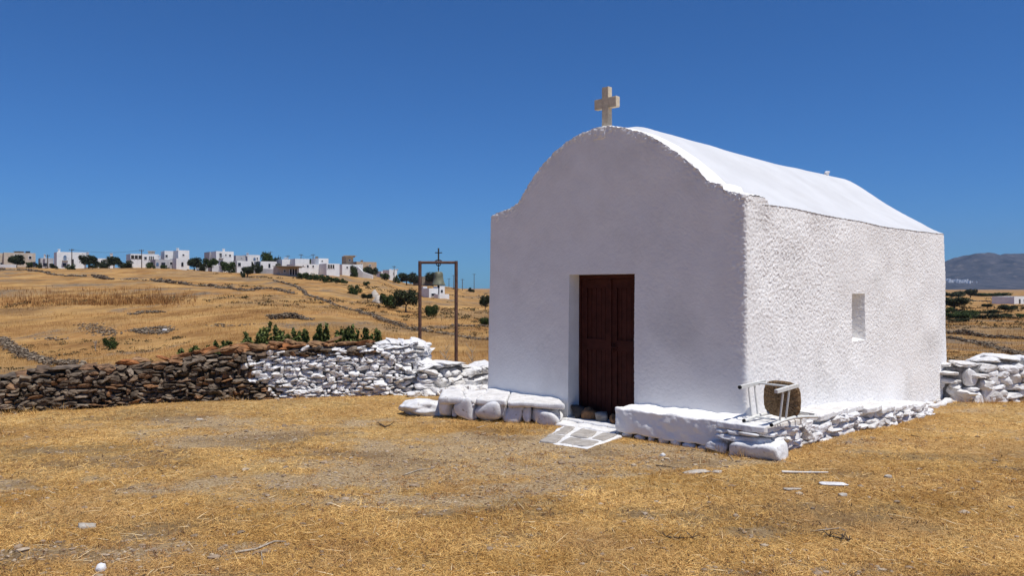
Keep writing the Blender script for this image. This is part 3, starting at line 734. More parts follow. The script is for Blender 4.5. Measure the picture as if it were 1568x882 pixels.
# low tumbled wall from the pier to the chapel
LQ = [pw_(640, 604, 556, -.2), pw_(672, 601, 556, -.2), pw_(700, 597, 561, -.2), pw_(740, 594, 560, -.2), pw_(800, 592, 560, -.2), pw_(900, 590, 560, -.2)]
o_ = empty('low_whitewashed_wall', (LQ[2][0], LQ[2][1], -.2)); tag(o_, 'low tumbled whitewashed wall between the pier and the shaded chapel corner', 'wall')
mb = MB(); mc = MB(); drywall(mb, LQ, .5, (.12, .36), (.05, .12), 3, 13, False, 1.1, mc, rough=.05, tilt=.25, thick=.14)
for k in range(46):       # toppled stones at its foot
    f = random.random(); a = np.array(LQ[0]); b = np.array(LQ[3]); q = a+(b-a)*f; r = random.uniform(.03, .10)
    stone(mb, (q[0]+random.uniform(-.1, .2), q[1]-.28-random.uniform(0, .2)*(1-f*.5), q[2]+r*.4), (r*1.6, r*1.1, r*.8), rot(random.uniform(-.3, .3), random.uniform(-.3, .3), random.uniform(0, 3)), 3)
for k in range(8):
    f = random.random()*.5; a = np.array(LQ[0]); b = np.array(LQ[2]); q = a+(b-a)*f
    stone(mb, (q[0]+random.uniform(-.1, .1), q[1]-.2, q[2]+random.uniform(.1, .35*(1-f))), (random.uniform(.1, .2), .1, .06), rot(random.uniform(-.3, .3), random.uniform(-.1, .5), random.uniform(-.4, .4)), 3)
adopt(mb.build('stones', mat_wstone, smooth=False), o_); adopt(mc.build('core', mat_wcore, smooth=False), o_)
# wall behind the chapel at the right
RQ = [[7.5, 13.9, -.36, .53], pw_(1470, 614, 561, -.37), pw_(1500, 612, 553, -.37), pw_(1530, 611, 549, -.37), pw_(1568, 609, 551, -.37), pw_(1700, 606, 548, -.37), pw_(1950, 600, 548, -.37)]
RQ[0][2] = tz(7.5, 13.9); RQ[0][3] = CZ-(562-CY)/F*13.9-RQ[0][2]
o_ = empty('big_stone_wall', (RQ[3][0], RQ[3][1], -.36)); tag(o_, 'whitewashed wall of large stones running right from behind the chapel', 'wall')
mb = MB(); mc = MB(); drywall(mb, RQ, .5, (.16, .42), (.09, .17), 3, 15, True, 1.1, mc, rough=.05, thick=.15, gap=1.05, tilt=.1)
for (u, v, a, h) in ((1508, 553, .42, .10), (1560, 552, .3, .1)):
    Y = 13.9; stone(mb, ((u-CX)/F*Y, Y, CZ-(v-CY)/F*Y-.02), (a, .25, h), rot(.05, -.12, 0), 3, 9, .05)
adopt(mb.build('stones', mat_wstone, smooth=False), o_); adopt(mc.build('core', mat_wcore, smooth=False), o_)
mb = MB(); 
for k in range(12):
    c = WT(W+.12+random.uniform(-.05, .1), 5.2+k*.21); stone(mb, (c[0], c[1], tz(*c)+.01), (.13, .07, .05), rot(random.uniform(-.2, .2), random.uniform(-.2, .2), angt), 3)
o = mb.build('footing_stones', mat_wstone); adopt(o, bs)
mb = MB(); stone(mb, (8.0, 13.55, tz(8.0, 13.55)+.03), (.08, .07, .06), None, 3); o = mb.build('rock', mat_stone, loc=(8.0, 13.55, -.36)); tag(o, 'small grey rock at the foot of the far right chapel corner', 'rock')

# ------------------------------------------------------------------ bell frame and bell
BY = 15.0
def bp(u, v, Y=BY): return np.array([(u-CX)/F*Y, Y, CZ-(v-CY)/F*Y])
a = bp(643, 402); b = bp(698.5, 402); zg = tz(a[0], BY)
bf = empty('bell_stand', (float((a[0]+b[0])/2), BY, zg)); tag(bf, 'rusty steel bell frame with a small cross on its top bar, behind the pier', 'bell stand')
for p_ in (a, b):
    mb = MB(); tube(mb, [(p_[0], BY, zg-.2), (p_[0], BY, p_[2]+.03)], .034, 12); adopt(mb.build('post', mat_rust), bf)
mb = MB(); tube(mb, [a+(-.03, 0, 0), b+(.03, 0, 0)], .028, 10, up=(0, 1, 0)); adopt(mb.build('top_bar', mat_rust), bf)
m_ = bp(671.5, 402); mb = MB(); bar(mb, m_, bp(671.5, 380), .03, .02, (0, 1, 0)); bar(mb, bp(666.2, 387), bp(677, 387), .026, .019, (0, 0, 1))
tube(mb, [m_+np.array([math.cos(t)*.075, 0, math.sin(t)*.05+.0]) for t in np.linspace(0, math.pi, 9)], .012, 6, up=(0, 1, 0)); adopt(mb.build('cross', mat_iron, smooth=False), bf)
mb = MB(); tube(mb, [m_+np.array([.04*math.cos(t), .0, .04*math.sin(t)-.03]) for t in np.linspace(0, 2*math.pi, 13)], .01, 6, up=(0, 1, 0)); adopt(mb.build('ring', mat_iron), bf)
bt = bp(671.5, 416); bell = empty('bell', (bt[0], BY, bt[2])); tag(bell, 'greenish bronze church bell hanging from the rusty frame', 'bell')
def lathe(mb, c, prof, n=28):
    a_ = np.arange(n)*2*math.pi/n; V = np.concatenate([np.column_stack([c[0]+r*np.cos(a_), c[1]+r*np.sin(a_), np.full(n, c[2]+z)]) for r, z in prof])
    mb.add(V, [[i*n+j, i*n+(j+1) % n, (i+1)*n+(j+1) % n, (i+1)*n+j] for i in range(len(prof)-1) for j in range(n)])
mb = MB(); lathe(mb, bt, [(.001, 0), (.06, -.003), (.083, -.02), (.090, -.05), (.094, -.11), (.102, -.17), (.118, -.22), (.135, -.255), (.140, -.275), (.132, -.275), (.11, -.22), (.09, -.12), (.08, -.05), (.001, -.03)])
adopt(mb.build('bell_body', mat_bronze), bell)
mb = MB(); k = 0
for i in range(5):
    cz_ = bt[2]+.02+i*.033
    tube(mb, [np.array([bt[0]+.012*math.cos(t)*(1 if i % 2 else .3), BY+.012*math.cos(t)*(.3 if i % 2 else 1), cz_+.02*math.sin(t)]) for t in np.linspace(0, 2*math.pi, 9)], .005, 5, up=(1, 1, 0))
tube(mb, [bt+(0, 0, -.01), bt+(.005, 0, .17)], .008, 6); adopt(mb.build('hanger', mat_iron), bell)
mb = MB(); tube(mb, [bt+(0, 0, -.03), bt+(0, 0, -.30)], .008, 6); stone(mb, bt+np.array([0, 0, -.30]), (.025, .025, .03), None, 2); tube(mb, [bt+(0, 0, -.3), bt+(.01, 0, -.55)], .006, 6)
adopt(mb.build('clapper', mat_iron), bell)

# ------------------------------------------------------------------ overturned chair, lying on its back
ch = empty('overturned_chair', (2.75, 8.0, .225)); tag(ch, 'white wooden chair with a brown rush seat lying on its back on the corner ledge', 'chair')
ca = np.array([.79, .61, 0]); ca /= np.linalg.norm(ca); cb_ = np.array([ca[1], -ca[0], 0]); cu = np.array([0, 0, 1.])
O = np.array([2.565, 7.84, .245])
def cp(h, s, f): return O+ca*h+cb_*s+cu*f     # h: height along the chair, s: sideways, f: towards the chair's front (up here)
for s_2 in (-1, 1):
    mb = MB(); pts = [cp(0, .165*s_2, -.005), cp(.2, .165*s_2, .02), cp(.42, .165*s_2, .03), cp(.6, .168*s_2, .02), cp(.85, .172*s_2, -.008)]
    tube(mb, pts, [.017, .018, .02, .018, .014], 8, up=cb_, ry=[.019]*5); adopt(mb.build('rear_post', mat_chair), ch)
    mb = MB(); bar(mb, cp(0, .215*s_2, .345), cp(.42, .20*s_2, .375), .036, .036, cb_); adopt(mb.build('front_leg', mat_chair, smooth=False), ch)
    for h in (.14, .25):
        mb = MB(); tube(mb, [cp(h, .166*s_2, .015), cp(h, .211*s_2, .355)], .0105, 8, up=ca); adopt(mb.build('side_rung', mat_chair), ch)
    mb = MB(); tube(mb, [cp(-.012, .165*s_2, -.005), cp(.004, .165*s_2, -.004)], .0195, 8, up=cb_); adopt(mb.build('foot_cap', mat_rubber), ch)
    if s_2 > 0: continue
    mb = MB(); tube(mb, [cp(-.014, .2155*s_2, .3435), cp(.004, .215*s_2, .3455)], .021, 8, up=cb_); adopt(mb.build('foot_cap', mat_rubber), ch)
mb = MB(); tube(mb, [cp(.30, -.203, .368), cp(.30, .203, .368)], .0105, 8, up=ca); adopt(mb.build('front_rung', mat_chair), ch)
mb = MB(); tube(mb, [cp(.19, -.165, .018), cp(.19, .165, .018)], .0105, 8, up=ca); adopt(mb.build('back_rung', mat_chair), ch)
for h in (.56, .68, .80):
    mb = MB(); bar(mb, cp(h, -.168, .018-.03*(h-.5)), cp(h, .168, .018-.03*(h-.5)), .014, .05, cu); adopt(mb.build('back_slat', mat_chair, smooth=False), ch)
# woven seat: rounded outline, strands bulging
mb = MB(); th_ = np.linspace(0, 2*math.pi, 49)[:-1]
def outl(t, k): 
    c, s2 = math.cos(t), math.sin(t); e = .62
    return (np.sign(c)*abs(c)**e*.222*k, .205+np.sign(s2)*abs(s2)**e*.195*k)
rings = [(0.0, .418), (.25, .419), (.5, .421), (.75, .423), (.92, .426), (1.0, .437), (1.0, .449), (.92, .460), (.75, .463), (.4, .464), (0, .464)]
V = []
for k, h in rings:
    for j, t in enumerate(th_):
        x, f = outl(t, max(k, .01)); hh = h-.003*math.cos(j*math.pi)*(k > .1)*(1 if h < .44 else -1); V.append(cp(hh, x, f))
n = len(th_); mb.add(V, [[i*n+j, i*n+(j+1) % n, (i+1)*n+(j+1) % n, (i+1)*n+j] for i in range(len(rings)-1) for j in range(n)])
adopt(mb.build('seat', mat_rush, smooth=False), ch)
# ------------------------------------------------------------------ trees and shrubs
def leafmat(name, a, b, c):
    return M(name, a, b, .8, .7, island=[(.5, .5, .5), (1, 1, 1), (1.5, 1.5, 1.3)], spec=.2)
mat_olive = leafmat('olive_leaves', (.028, .036, .014), (.050, .060, .024), None)
mat_green = leafmat('green_leaves', (.030, .050, .012), (.060, .085, .022), None)
mat_fig = leafmat('fig_leaves', (.055, .075, .02), (.14, .165, .05), None)
mat_bark = M('bark', (.07, .05, .035), (.15, .12, .09), 8, .95, .4, 20)
def leaves(pos, size, elong=1.6, upb=0.0):
    """one quad leaf-clump per position"""
    n = len(pos); a = rng.normal(size=(n, 3)); a /= np.linalg.norm(a, axis=1)[:, None]
    b = rng.normal(size=(n, 3)); b[:, 2] += upb; b -= a*(a*b).sum(1)[:, None]; b /= np.linalg.norm(b, axis=1)[:, None]
    s = size*rng.uniform(.6, 1.3, n)[:, None]
    c = np.cross(a, b)
    V = np.stack([pos-b*s*elong/2, pos+c*s*.45, pos+b*s*elong/2, pos-c*s*.45], 1).reshape(-1, 3)
    f = np.arange(4*n).reshape(n, 4); return V, f
def crown(nblob, nleaf, rx, rz, size, low=.25, flat=1.0):
    """clumpy crown centred above 0"""
    P = []
    for k in range(nblob):
        t = random.uniform(0, 2*math.pi); r = math.sqrt(random.random())*.74; zc = random.uniform(low, .8)
        c = np.array([math.cos(t)*r*rx, math.sin(t)*r*rx, zc*rz]); br_ = random.uniform(.2, .42)
        d = rng.normal(size=(nleaf, 3)); d /= np.linalg.norm(d, axis=1)[:, None]
        rad = rng.uniform(.45, 1.12, nleaf)**.6*(1+.4*noise(d[:, 0]*3+k, d[:, 1]*3, d[:, 2]*3, k))
        P.append(c+d*rad[:, None]*np.array([rx*br_, rx*br_, rz*br_*.85*flat]))
    return leaves(np.concatenate(P), size)
def trunk(h, rx, rz, r0, n=6, z0=0):
    mb = MB(); top = np.array([random.uniform(-.1, .1)*h, 0, h])
    tube(mb, [(0, 0, -.4), (0, 0, 0), top*.5+np.array([.05*h, 0, 0]), top], [r0*1.3, r0, r0*.8, r0*.7], 8, up=(1, 0, 0))
    for k in range(n):
        t = k*2*math.pi/n+random.uniform(-.4, .4); e = top+np.array([math.cos(t)*rx*.6, math.sin(t)*rx*.6, rz*random.uniform(.3, .65)])
        tube(mb, [top*.9, (top+e)/2+np.array([0, 0, -.05*rz]), e], [r0*.6, r0*.35, r0*.12], 6, up=(1, 0, 0))
    return mb
protos = {}
def proto(kind, i):
    if (kind, i) in protos: return protos[(kind, i)]
    if kind == 'tree':     # unit: crown diameter 2, total height ~2
        cm = MB(); V, f = crown(16, 330, 1.0, 1.45, .085); V[:, 2] += .42; cm.add(V, f); tm = trunk(.62, 1.0, 1.2, .07)
    elif kind == 'shrub':
        cm = MB(); V, f = crown(13, 300, 1.0, 1.25, .085, .12); cm.add(V, f); tm = trunk(.2, 1.0, 1.0, .05)
    elif kind == 'long':
        cm = MB(); V, f = crown(20, 260, 1.0, .9, .075, .15); cm.add(V, f); tm = trunk(.2, 1.0, .8, .04)
    c = cm.build('crown', mat_olive, smooth=False); t = tm.build('trunk', mat_bark)
    protos[(kind, i)] = (c, t); return c, t
used_ = set(); tmesh = {}
def tree(u0, u1, vt, vb, label, Y=None, kind='tree', mat=mat_olive, group='trees scattered over the hillside', name='tree', cat='tree', dz=0.0):
    uc = (u0+u1)/2
    if Y is None: p = at(uc, vb)
    else: p = on(uc, Y)
    Y = p[1]; wd = (u1-u0)/F*Y/2*(1.12 if u0 < 1400 else 1.38); hg = (CZ-(vt-CY)/F*Y - p[2])
    hg = max(hg, .3*wd)
    i = random.randrange(3)
    c, t = proto(kind, i)
    uh = {'tree': 1.85, 'shrub': 1.35, 'long': .98}[kind]
    r = empty(name, tuple(float(q) for q in p), random.uniform(0, 6.28)); r.scale = (wd, wd, hg/uh)
    for src in (c, t):
        if src.name in used_:
            o = src.copy(); col.objects.link(o)
        else: o = src; used_.add(src.name)
        o.parent = r
        if src is c and mat is not mat_olive:
            key = (src.data.name, mat.name)
            if key not in tmesh: d = src.data.copy(); d.materials.clear(); d.materials.append(mat); tmesh[key] = d
            o.data = tmesh[key]
    tag(r, label, cat, group); return r
T = [ # u0,u1,vtop,vbase,Y,label
 (10, 39, 391, 409, 246, 'tree', mat_olive, 'broad dark tree in front of the beige house at the far left'),
 (40, 50, 400, 409, 246, 'shrub', mat_green, 'small green bush right of the broad dark tree by the beige house'),
 (122, 150, 391, 409, 244, 'tree', mat_olive, 'tallest dark tree right of the white house with the arched balcony door'),
 (143, 172, 396, 409, 252, 'shrub', mat_olive, 'low round olive tree below the lone white chimney'),
 (163, 186, 393, 408, 256, 'tree', mat_olive, 'rounded dark tree right of the lone white chimney'),
 (178, 207, 398, 409, 246, 'shrub', mat_olive, 'low dark bush at the left foot of the house with the long veranda'),
 (224, 237, 401, 407, 243, 'shrub', mat_green, 'square dark bush left of the arched ground floor'),
 (284, 311, 395, 410, 246, 'tree', mat_olive, 'flat-topped dark tree right of the two-storey arched house'),
 (312, 336, 396, 411, 246, 'tree', mat_green, 'light green tree left of the white cube house with three windows'),
 (338, 363, 398, 413, 244, 'shrub', mat_green, 'full green tree under the white cube house with three windows'),
 (367, 391, 408, 429, 205, 'tree', mat_olive, 'lone dark tree standing on the slope below the houses'),
 (398, 421, 387, 408, 270, 'tree', mat_green, 'tallest tree of the village, with a full green crown'),
 (418, 438, 392, 406, 275, 'shrub', mat_olive, 'dark tree just right of the tallest village tree'),
 (384, 400, 399, 409, 262, 'shrub', mat_olive, 'dark low bush left below the tallest village tree'),
 (420, 430, 403, 412, 255, 'shrub', mat_olive, 'narrow dark bush behind the low hut'),
 (461, 480, 394, 403, 330, 'shrub', mat_green, 'dark crown behind the stepped white house'),
 (522, 535, 409, 419, 285, 'shrub', mat_olive, 'small dark bush before the tan tower'),
 (534, 551, 406, 420, 283, 'tree', mat_olive, 'pointed dark tree before the tan flat-roofed house'),
 (553, 563, 409, 417, 285, 'shrub', mat_olive, 'small bush beside the white ramp wall'),
 (558, 580, 409, 422, 288, 'tree', mat_olive, 'dark tree below the right end of the tan house'),
 (581, 597, 417, 428, 300, 'shrub', mat_olive, 'round dark bush left of the white house with battlements'),
 (602, 612, 421, 427, 305, 'shrub', mat_green, 'tiny bush at the foot of the white house with battlements'),
 (608, 637, 418, 436, 310, 'tree', mat_olive, 'large rounded tree right of the white house with battlements'),
 (625, 645, 424, 438, 320, 'tree', mat_olive, 'smaller rounded tree left of the bell stand'),
 (651, 673, 417, 430, 330, 'tree', mat_olive, 'feathery tree behind the bell'),
 (520, 533, 426, 440, 210, 'shrub', mat_green, 'pale bush on the slope right below the hedge'),
 (531, 553, 436, 456, 150, 'shrub', mat_green, 'leafy green bush on the slope left of the pale rocks'),
 (554, 572, 450, 466, 125, 'tree', mat_olive, 'small round tree beside the pale rocks on the slope'),
 (582, 612, 447, 471, 110, 'shrub', mat_olive, 'left of the two big dark trees on the slope'),
 (603, 640, 444, 475, 105, 'tree', mat_olive, 'right of the two big dark trees on the slope'),
 (650, 671, 466, 474, 100, 'long', mat_green, 'flat green bush on the field seen inside the bell stand'),
 (734, 752, 452, 470, 130, 'tree', mat_olive, 'tree half hidden by the left chapel corner'),
 (716, 727, 440, 452, 330, 'shrub', mat_olive, 'small dark bush between the bell stand and the chapel'),
 (733, 752, 486, 496, 78, 'long', mat_green, 'low bush at the left chapel corner on the mid field'),
 (368, 377, 414, 426, 200, 'shrub', mat_olive, 'bush growing against the lone slope tree'),
 (160, 182, 515, 534, 47, 'shrub', mat_green, 'round green bush alone on the left field'),
 (449, 457, 436, 443, 175, 'shrub', mat_green, 'small green bush below the hut and hedge'),
 (101, 116, 404, 412, 235, 'shrub', mat_olive, 'dark bush below the white house with the arched balcony door'),
 (136, 148, 406, 413, 232, 'tree', mat_olive, 'small low tree on the crest below the village trees'),
 (1440, 1482, 455, 484, 165, 'tree', mat_olive, 'big dark tree touching the right edge of the chapel'),
 (1446, 1463, 470, 486, 150, 'shrub', mat_olive, 'round bush in front of the big tree at the chapel edge'),
 (1478, 1494, 443, 460, 330, 'tree', mat_olive, 'pointed tree breaking the far tree line at the right'),
 (1505, 1519, 465, 478, 190, 'tree', mat_olive, 'small tree alone on the ochre field at the right'),
 (1533, 1556, 467, 487, 160, 'tree', mat_olive, 'round dark tree on a short trunk, right'),
 (1495, 1540, 480, 503, 118, 'shrub', mat_olive, 'wide dark bush in the middle of the right field'),
 (1450, 1492, 482, 498, 122, 'long', mat_olive, 'low dark hedge bush beside the chapel edge'),
 (1543, 1560, 490, 503, 115, 'shrub', mat_olive, 'low bush right of the wide dark bush'),
 (1563, 1576, 469, 478, 185, 'shrub', mat_olive, 'small bush cut by the right picture edge'),
 (1446, 1474, 446, 456, 370, 'long', mat_olive, 'far dark thicket left of the pointed tree'),
 (1490, 1516, 449, 456, 390, 'long', mat_olive, 'far dark thicket right of the pointed tree'),
 (1470, 1496, 475, 486, 140, 'long', mat_green, 'olive scrub left of the wide dark bush'),
 (1500, 1530, 476, 488, 150, 'shrub', mat_olive, 'rounded bush behind the wide dark bush'),
 (1453, 1478, 495, 504, 108, 'long', mat_olive, 'lowest scrubby bush beside the right chapel edge'),
 (1560, 1590, 486, 500, 120, 'shrub', mat_olive, 'bush cut by the right edge below the small white house'),
 (1520, 1545, 448, 456, 380, 'long', mat_olive, 'far thicket left of the small white house'),
 (1448, 1460, 459, 470, 240, 'tree', mat_olive, 'small tree behind the big tree at the chapel edge'),
 (495, 512, 434, 441, 200, 'long', mat_green, 'low scrub clump under the right half of the hedge'),
 (55, 66, 402, 410, 244, 'shrub', mat_olive, 'small dark bush left of the low grey house'),
 (76, 88, 403, 410, 243, 'shrub', mat_olive, 'small dark bush between the low grey house and the balcony house'),
 (245, 256, 405, 412, 243, 'shrub', mat_olive, 'small dark bush before the grey arched ground floor'),
 (303, 316, 400, 411, 245, 'shrub', mat_olive, 'dark bush between the flat-topped tree and the light green tree'),
 (389, 402, 404, 413, 244, 'shrub', mat_olive, 'dark bush on the yard wall right of the lone slope tree'),
 (536, 548, 411, 420, 276, 'shrub', mat_olive, 'bush at the left foot of the white ramp wall'),
 (556, 566, 430, 438, 215, 'shrub', mat_olive, 'small bush above the small round slope tree'),
]
for (u0, u1, vt, vb, Y, kd, mt, lb) in T:
    near_ = Y < 160
    tree(u0, u1, vt, vb, lb, Y, kd, mt, name='tree' if kd == 'tree' else 'bush', cat='tree' if kd == 'tree' else 'bush', group='trees and bushes of the hillside' if u0 < 800 else 'trees and bushes of the right field')
# hedge of several bushes in a slanting row below the hut
for k, (u, vt, vb, Y) in enumerate([(462, 416, 426, 215), (474, 418, 429, 213), (486, 419, 431, 211), (498, 421, 432, 209), (509, 424, 433, 207), (519, 426, 433, 206)]):
    lb = ['leftmost hedge bush, touching the low hut', 'second hedge bush right of the low hut', 'third hedge bush right of the low hut', 'fourth hedge bush right of the low hut', 'fifth hedge bush right of the low hut', 'rightmost and lowest hedge bush of the slanting row'][k]
    tree(u-9, u+9, vt, vb, lb, Y, 'shrub', mat_green, 'hedge bushes below the village', 'bush', 'bush')

# leafy shoots growing behind the dry-stone wall
def leafy(u0, u1, vt, vb, Y, label, dens=1.0):
    x0, x1 = (u0-4-CX)/F*Y, (u1+4-CX)/F*Y; cx = (x0+x1)/2; zg = tz(cx, Y); top = CZ-(vt-CY)/F*Y; zb = CZ-(vb-CY)/F*Y
    r = empty('leafy_shrub', (cx, Y, zg)); tag(r, label, 'shrub', 'leafy shrubs behind the dry-stone wall')
    ms = MB(); ml = MB(); m = int(1400*(x1-x0)*dens/.3)
    c = rng.normal(size=(m, 3)); c /= np.linalg.norm(c, axis=1)[:, None]; c *= (rng.random(m)**.4)[:, None]*np.array([(x1-x0)*.85, .3, (top-zb)*.58]); c[:, 2] = np.abs(c[:, 2])*(1+.5*noise(c[:, 0]*9, c[:, 1]*9, 0, int(u0)))+(zb-zg)*.75
    V, fc = leaves(c, .05, 2.0, .6); ml.add(V, fc)
    n = max(4, int((x1-x0)/.065*dens))
    for k in range(n):
        bx = cx+(random.random()-.5)*(x1-x0)*.95; f = random.uniform(.35, 1.0)
        tip = np.array([np.clip(bx+random.gauss(0, .10), x0, x1)-cx, random.uniform(-.3, .3), zb-zg+(top-zb)*f])
        b0 = np.array([bx-cx, random.uniform(-.2, .2), -.1]); pts = [b0, b0*.4+tip*.6+np.array([random.gauss(0, .04), 0, 0]), tip]
        pts = np.array([b0+(tip-b0)*t+np.array([math.sin(t*3.1)*.06*(k % 3-1), 0, 0]) for t in np.linspace(0, 1, 7)])
        tube(ms, pts, np.linspace(.012, .003, 7), 5, up=(1, 0, 0))
        m = int(190*dens); t = rng.uniform(.25, 1.0, m)**.8
        c = np.stack([np.interp(t, np.linspace(0, 1, 7), pts[:, a]) for a in range(3)], 1)
        c += rng.normal(size=(m, 3))*np.column_stack([.075*(1.15-t)]*3)*np.array([1, 1, .7])
        V, fc = leaves(c, .05, 2.0, 1.2); ml.add(V, fc)
    o = ms.build('stems', mat_bark); o.parent = r; o = ml.build('leaves', mat_fig, smooth=False); o.parent = r
leafy(196, 232, 549, 566, 14.0, 'small leafy sprig above the dark part of the wall')
leafy(273, 312, 530, 548, 14.4, 'leafy shoots above the rising dark part of the wall')
leafy(312, 350, 520, 545, 14.6, 'full leafy shrub left of the tall thin shoots')
leafy(343, 384, 515, 542, 14.8, 'leafy shrub left of the whitewashed stretch of wall')
leafy(380, 404, 493, 540, 15.0, 'tall slender leafy shoots above the change from bare to white stones')
leafy(402, 428, 498, 532, 15.2, 'dense bright shrub above the start of the white stones')
leafy(425, 455, 500, 530, 15.2, 'low leafy shrub behind the brown crest stones')
leafy(452, 474, 505, 528, 15.2, 'short leafy sprig between the two dense shrubs')
leafy(472, 505, 493, 528, 15.3, 'tallest dense shrub above the middle of the white stones', 1.2)
leafy(502, 532, 495, 526, 15.3, 'bushy pair of shoots right of the tallest dense shrub')
leafy(532, 556, 496, 518, 15.4, 'thin upright shoots above the big brown crest slab')
leafy(555, 578, 500, 520, 15.4, 'airy rightmost shoots before the pier')

# ------------------------------------------------------------------ village houses
HM = {'w': M('white_house', (.70, .70, .68), (.80, .80, .78), 1.0), 'b': M('beige_house', (.46, .40, .32), (.56, .49, .40), 1.0), 'g': M('grey_house', (.40, .40, .41), (.50, .50, .50), 1.0),
      't': M('tan_house', (.42, .31, .2), (.5, .38, .26), 1.0), 's': M('rubble_house', (.2, .17, .13), (.33, .28, .22), 2.0)}
mat_glass = M('dark_window', (.02, .022, .028), rough=.25, spec=.5); mat_shade = M('painted_shade', (.03, .028, .026)); mat_blue = M('blue_shutter', (.10, .17, .28))
fd = np.array([.80, .60, 0.]); bd = np.array([-.60, .80, 0.]); fn = np.array([.60, -.80, 0.])
def house(label, blocks, opens=(), cat='house', group='flat-roofed houses of the hill village', name='house', extra=None):
    """blocks: (u0,u1,vt,vb,Y,depth_m,mat); opens: (block index,u0,u1,vt,vb,kind)"""
    u0, u1, vt, vb, Y, dp, mt = blocks[0]; b0 = np.array([(u0-CX)/F*Y, Y, CZ-(vb-CY)/F*Y])
    r = empty(name, tuple(map(float, b0))); tag(r, label, cat, group)
    info = []; yaw = math.atan2(fd[1], fd[0])
    for bi, (u0, u1, vt, vb, Y, dp, mt) in enumerate(blocks):
        r0 = (u0-CX)/F; wm = (u1-u0)/(F/Y*(fd[0]-((u0+u1)/2-CX)/F*fd[1])); dpx = dp
        # the shaded left flank takes part of the width
        O_ = np.array([(u0-CX)/F*Y, Y, 0]); z0 = CZ-(vb-CY)/F*Y; z1 = CZ-(vt-CY)/F*Y
        zg = min(z0, tz(O_[0], Y))-1.5
        side = dp*(bd[1]*r0-bd[0])*0
        info.append((O_, Y, z0, z1, wm))
        mb = MB(); C = O_+fd*wm/2+bd*dp/2; R = np.stack([fd, bd, np.array([0, 0, 1.])], 1)
        box(mb, (C[0], C[1], (z1+zg)/2), (wm/2, dp/2, (z1-zg)/2), R)
        # parapet rim
        for (a, b, w_, h_) in ((C-bd*(dp/2-.1), fd, wm/2, .1), (C+bd*(dp/2-.1), fd, wm/2, .1)):
            box(mb, (a[0], a[1], z1+.11), (w_, .1, .11), R)
        for sg in (-1, 1):
            a = C+fd*sg*(wm/2-.1); box(mb, (a[0], a[1], z1+.11), (.1, dp/2-.2, .11), R)
        adopt(mb.build('wall' if bi == 0 else 'wing', HM[mt], smooth=False), r)
    for (bi, a, b, t, bt_, kd) in opens:
        O_, Y, z0, z1, wm = info[bi]; u0, u1 = blocks[bi][:2]
        fa, fb = (a-u0)/(u1-u0)*wm, (b-u0)/(u1-u0)*wm; Yq = Y+fd[1]*(fa+fb)/2
        za, zb2 = CZ-(bt_-CY)/F*Yq, CZ-(t-CY)/F*Yq
        zb2 = min(zb2, z1-.15)
        C = O_+fd*(fa+fb)/2+fn*.02; R = np.stack([fd, bd, np.array([0, 0, 1.])], 1)
        mb = MB(); hw, hz = (fb-fa)/2, (zb2-za)/2; zc = (za+zb2)/2
        if kd == 'w':
            for sg in (-1, 1):
                q = C+fd*sg*hw; box(mb, (q[0], q[1], zc), (.06, .07, hz+.06), R); box(mb, (C[0], C[1], zc+sg*hz), (hw-.06, .07, .06), R)
            fr_ = adopt(mb.build('window', HM['w'], smooth=False), r)
            mb = MB(); box(mb, (C[0], C[1], zc), (hw-.05, .035, hz-.05), R); o = mb.build('pane', mat_glass, smooth=False); adopt(o, fr_)
        elif kd in 'da':
            nseg = 8; pts = [(-hw, -hz), (hw, -hz)]
            if kd == 'a': pts += [(hw*math.cos(t_), hz-hw+hw*math.sin(t_)) for t_ in np.linspace(0, math.pi, nseg)]
            else: pts += [(hw, hz), (-hw, hz)]
            n = len(pts); V = [C+fd*x+np.array([0, 0, zc+y])-C*np.array([0, 0, 1])+fn*o_ for o_ in (-.05, .05) for x, y in pts]
            mb.add(V, [[i, (i+1) % n, n+(i+1) % n, n+i] for i in range(n)]); mb.add(V[n:], [list(range(n))])
            adopt(mb.build('door', mat_blue if kd == 'a' and bi == 0 else mat_glass, smooth=False), r)
        elif kd == 'v':   # veranda: flat dark panel coloured as its shade, with slim posts and a rail
            box(mb, (C[0], C[1], zc), (hw, .05, hz), R); vr = adopt(mb.build('veranda', mat_shade, smooth=False), r)
            mb = MB()
            for k in range(4):
                q = C+fd*(-hw+2*hw*k/3)+fn*.12; box(mb, (q[0], q[1], zc), (.09, .09, hz), R)
            adopt(mb.build('posts', HM['w'], smooth=False), vr)
        elif kd == 'b':   # balcony slab and rail
            q = C+fn*.5; box(mb, (q[0], q[1], za), (hw, .5, .08), R)
            for k in range(7):
                p_ = C+fn*.95+fd*(-hw+2*hw*k/6); box(mb, (p_[0], p_[1], za+.5), (.03, .03, .45), R)
            p_ = C+fn*.95; box(mb, (p_[0], p_[1], za+.95), (hw, .04, .04), R)
            adopt(mb.build('balcony', HM['g'], smooth=False), r)
    if extra: extra(r, info)
    return r
def chim(u, vt, vb, Y, w=.3, mat='w', nm='chimney'):
    def f(r, info):
        mb = MB(); x = (u-CX)/F*Y; z0, z1 = CZ-(vb-CY)/F*Y, CZ-(vt-CY)/F*Y
        box(mb, (x, Y, (z0+z1)/2), (w, w, (z1-z0)/2)); box(mb, (x, Y, z1+.06), (w*1.3, w*1.3, .08)); adopt(mb.build(nm, HM[mat], smooth=False), r)
    return f
def multi(*fs): 
    def f(r, i):
        for g in fs: g(r, i)
    return f
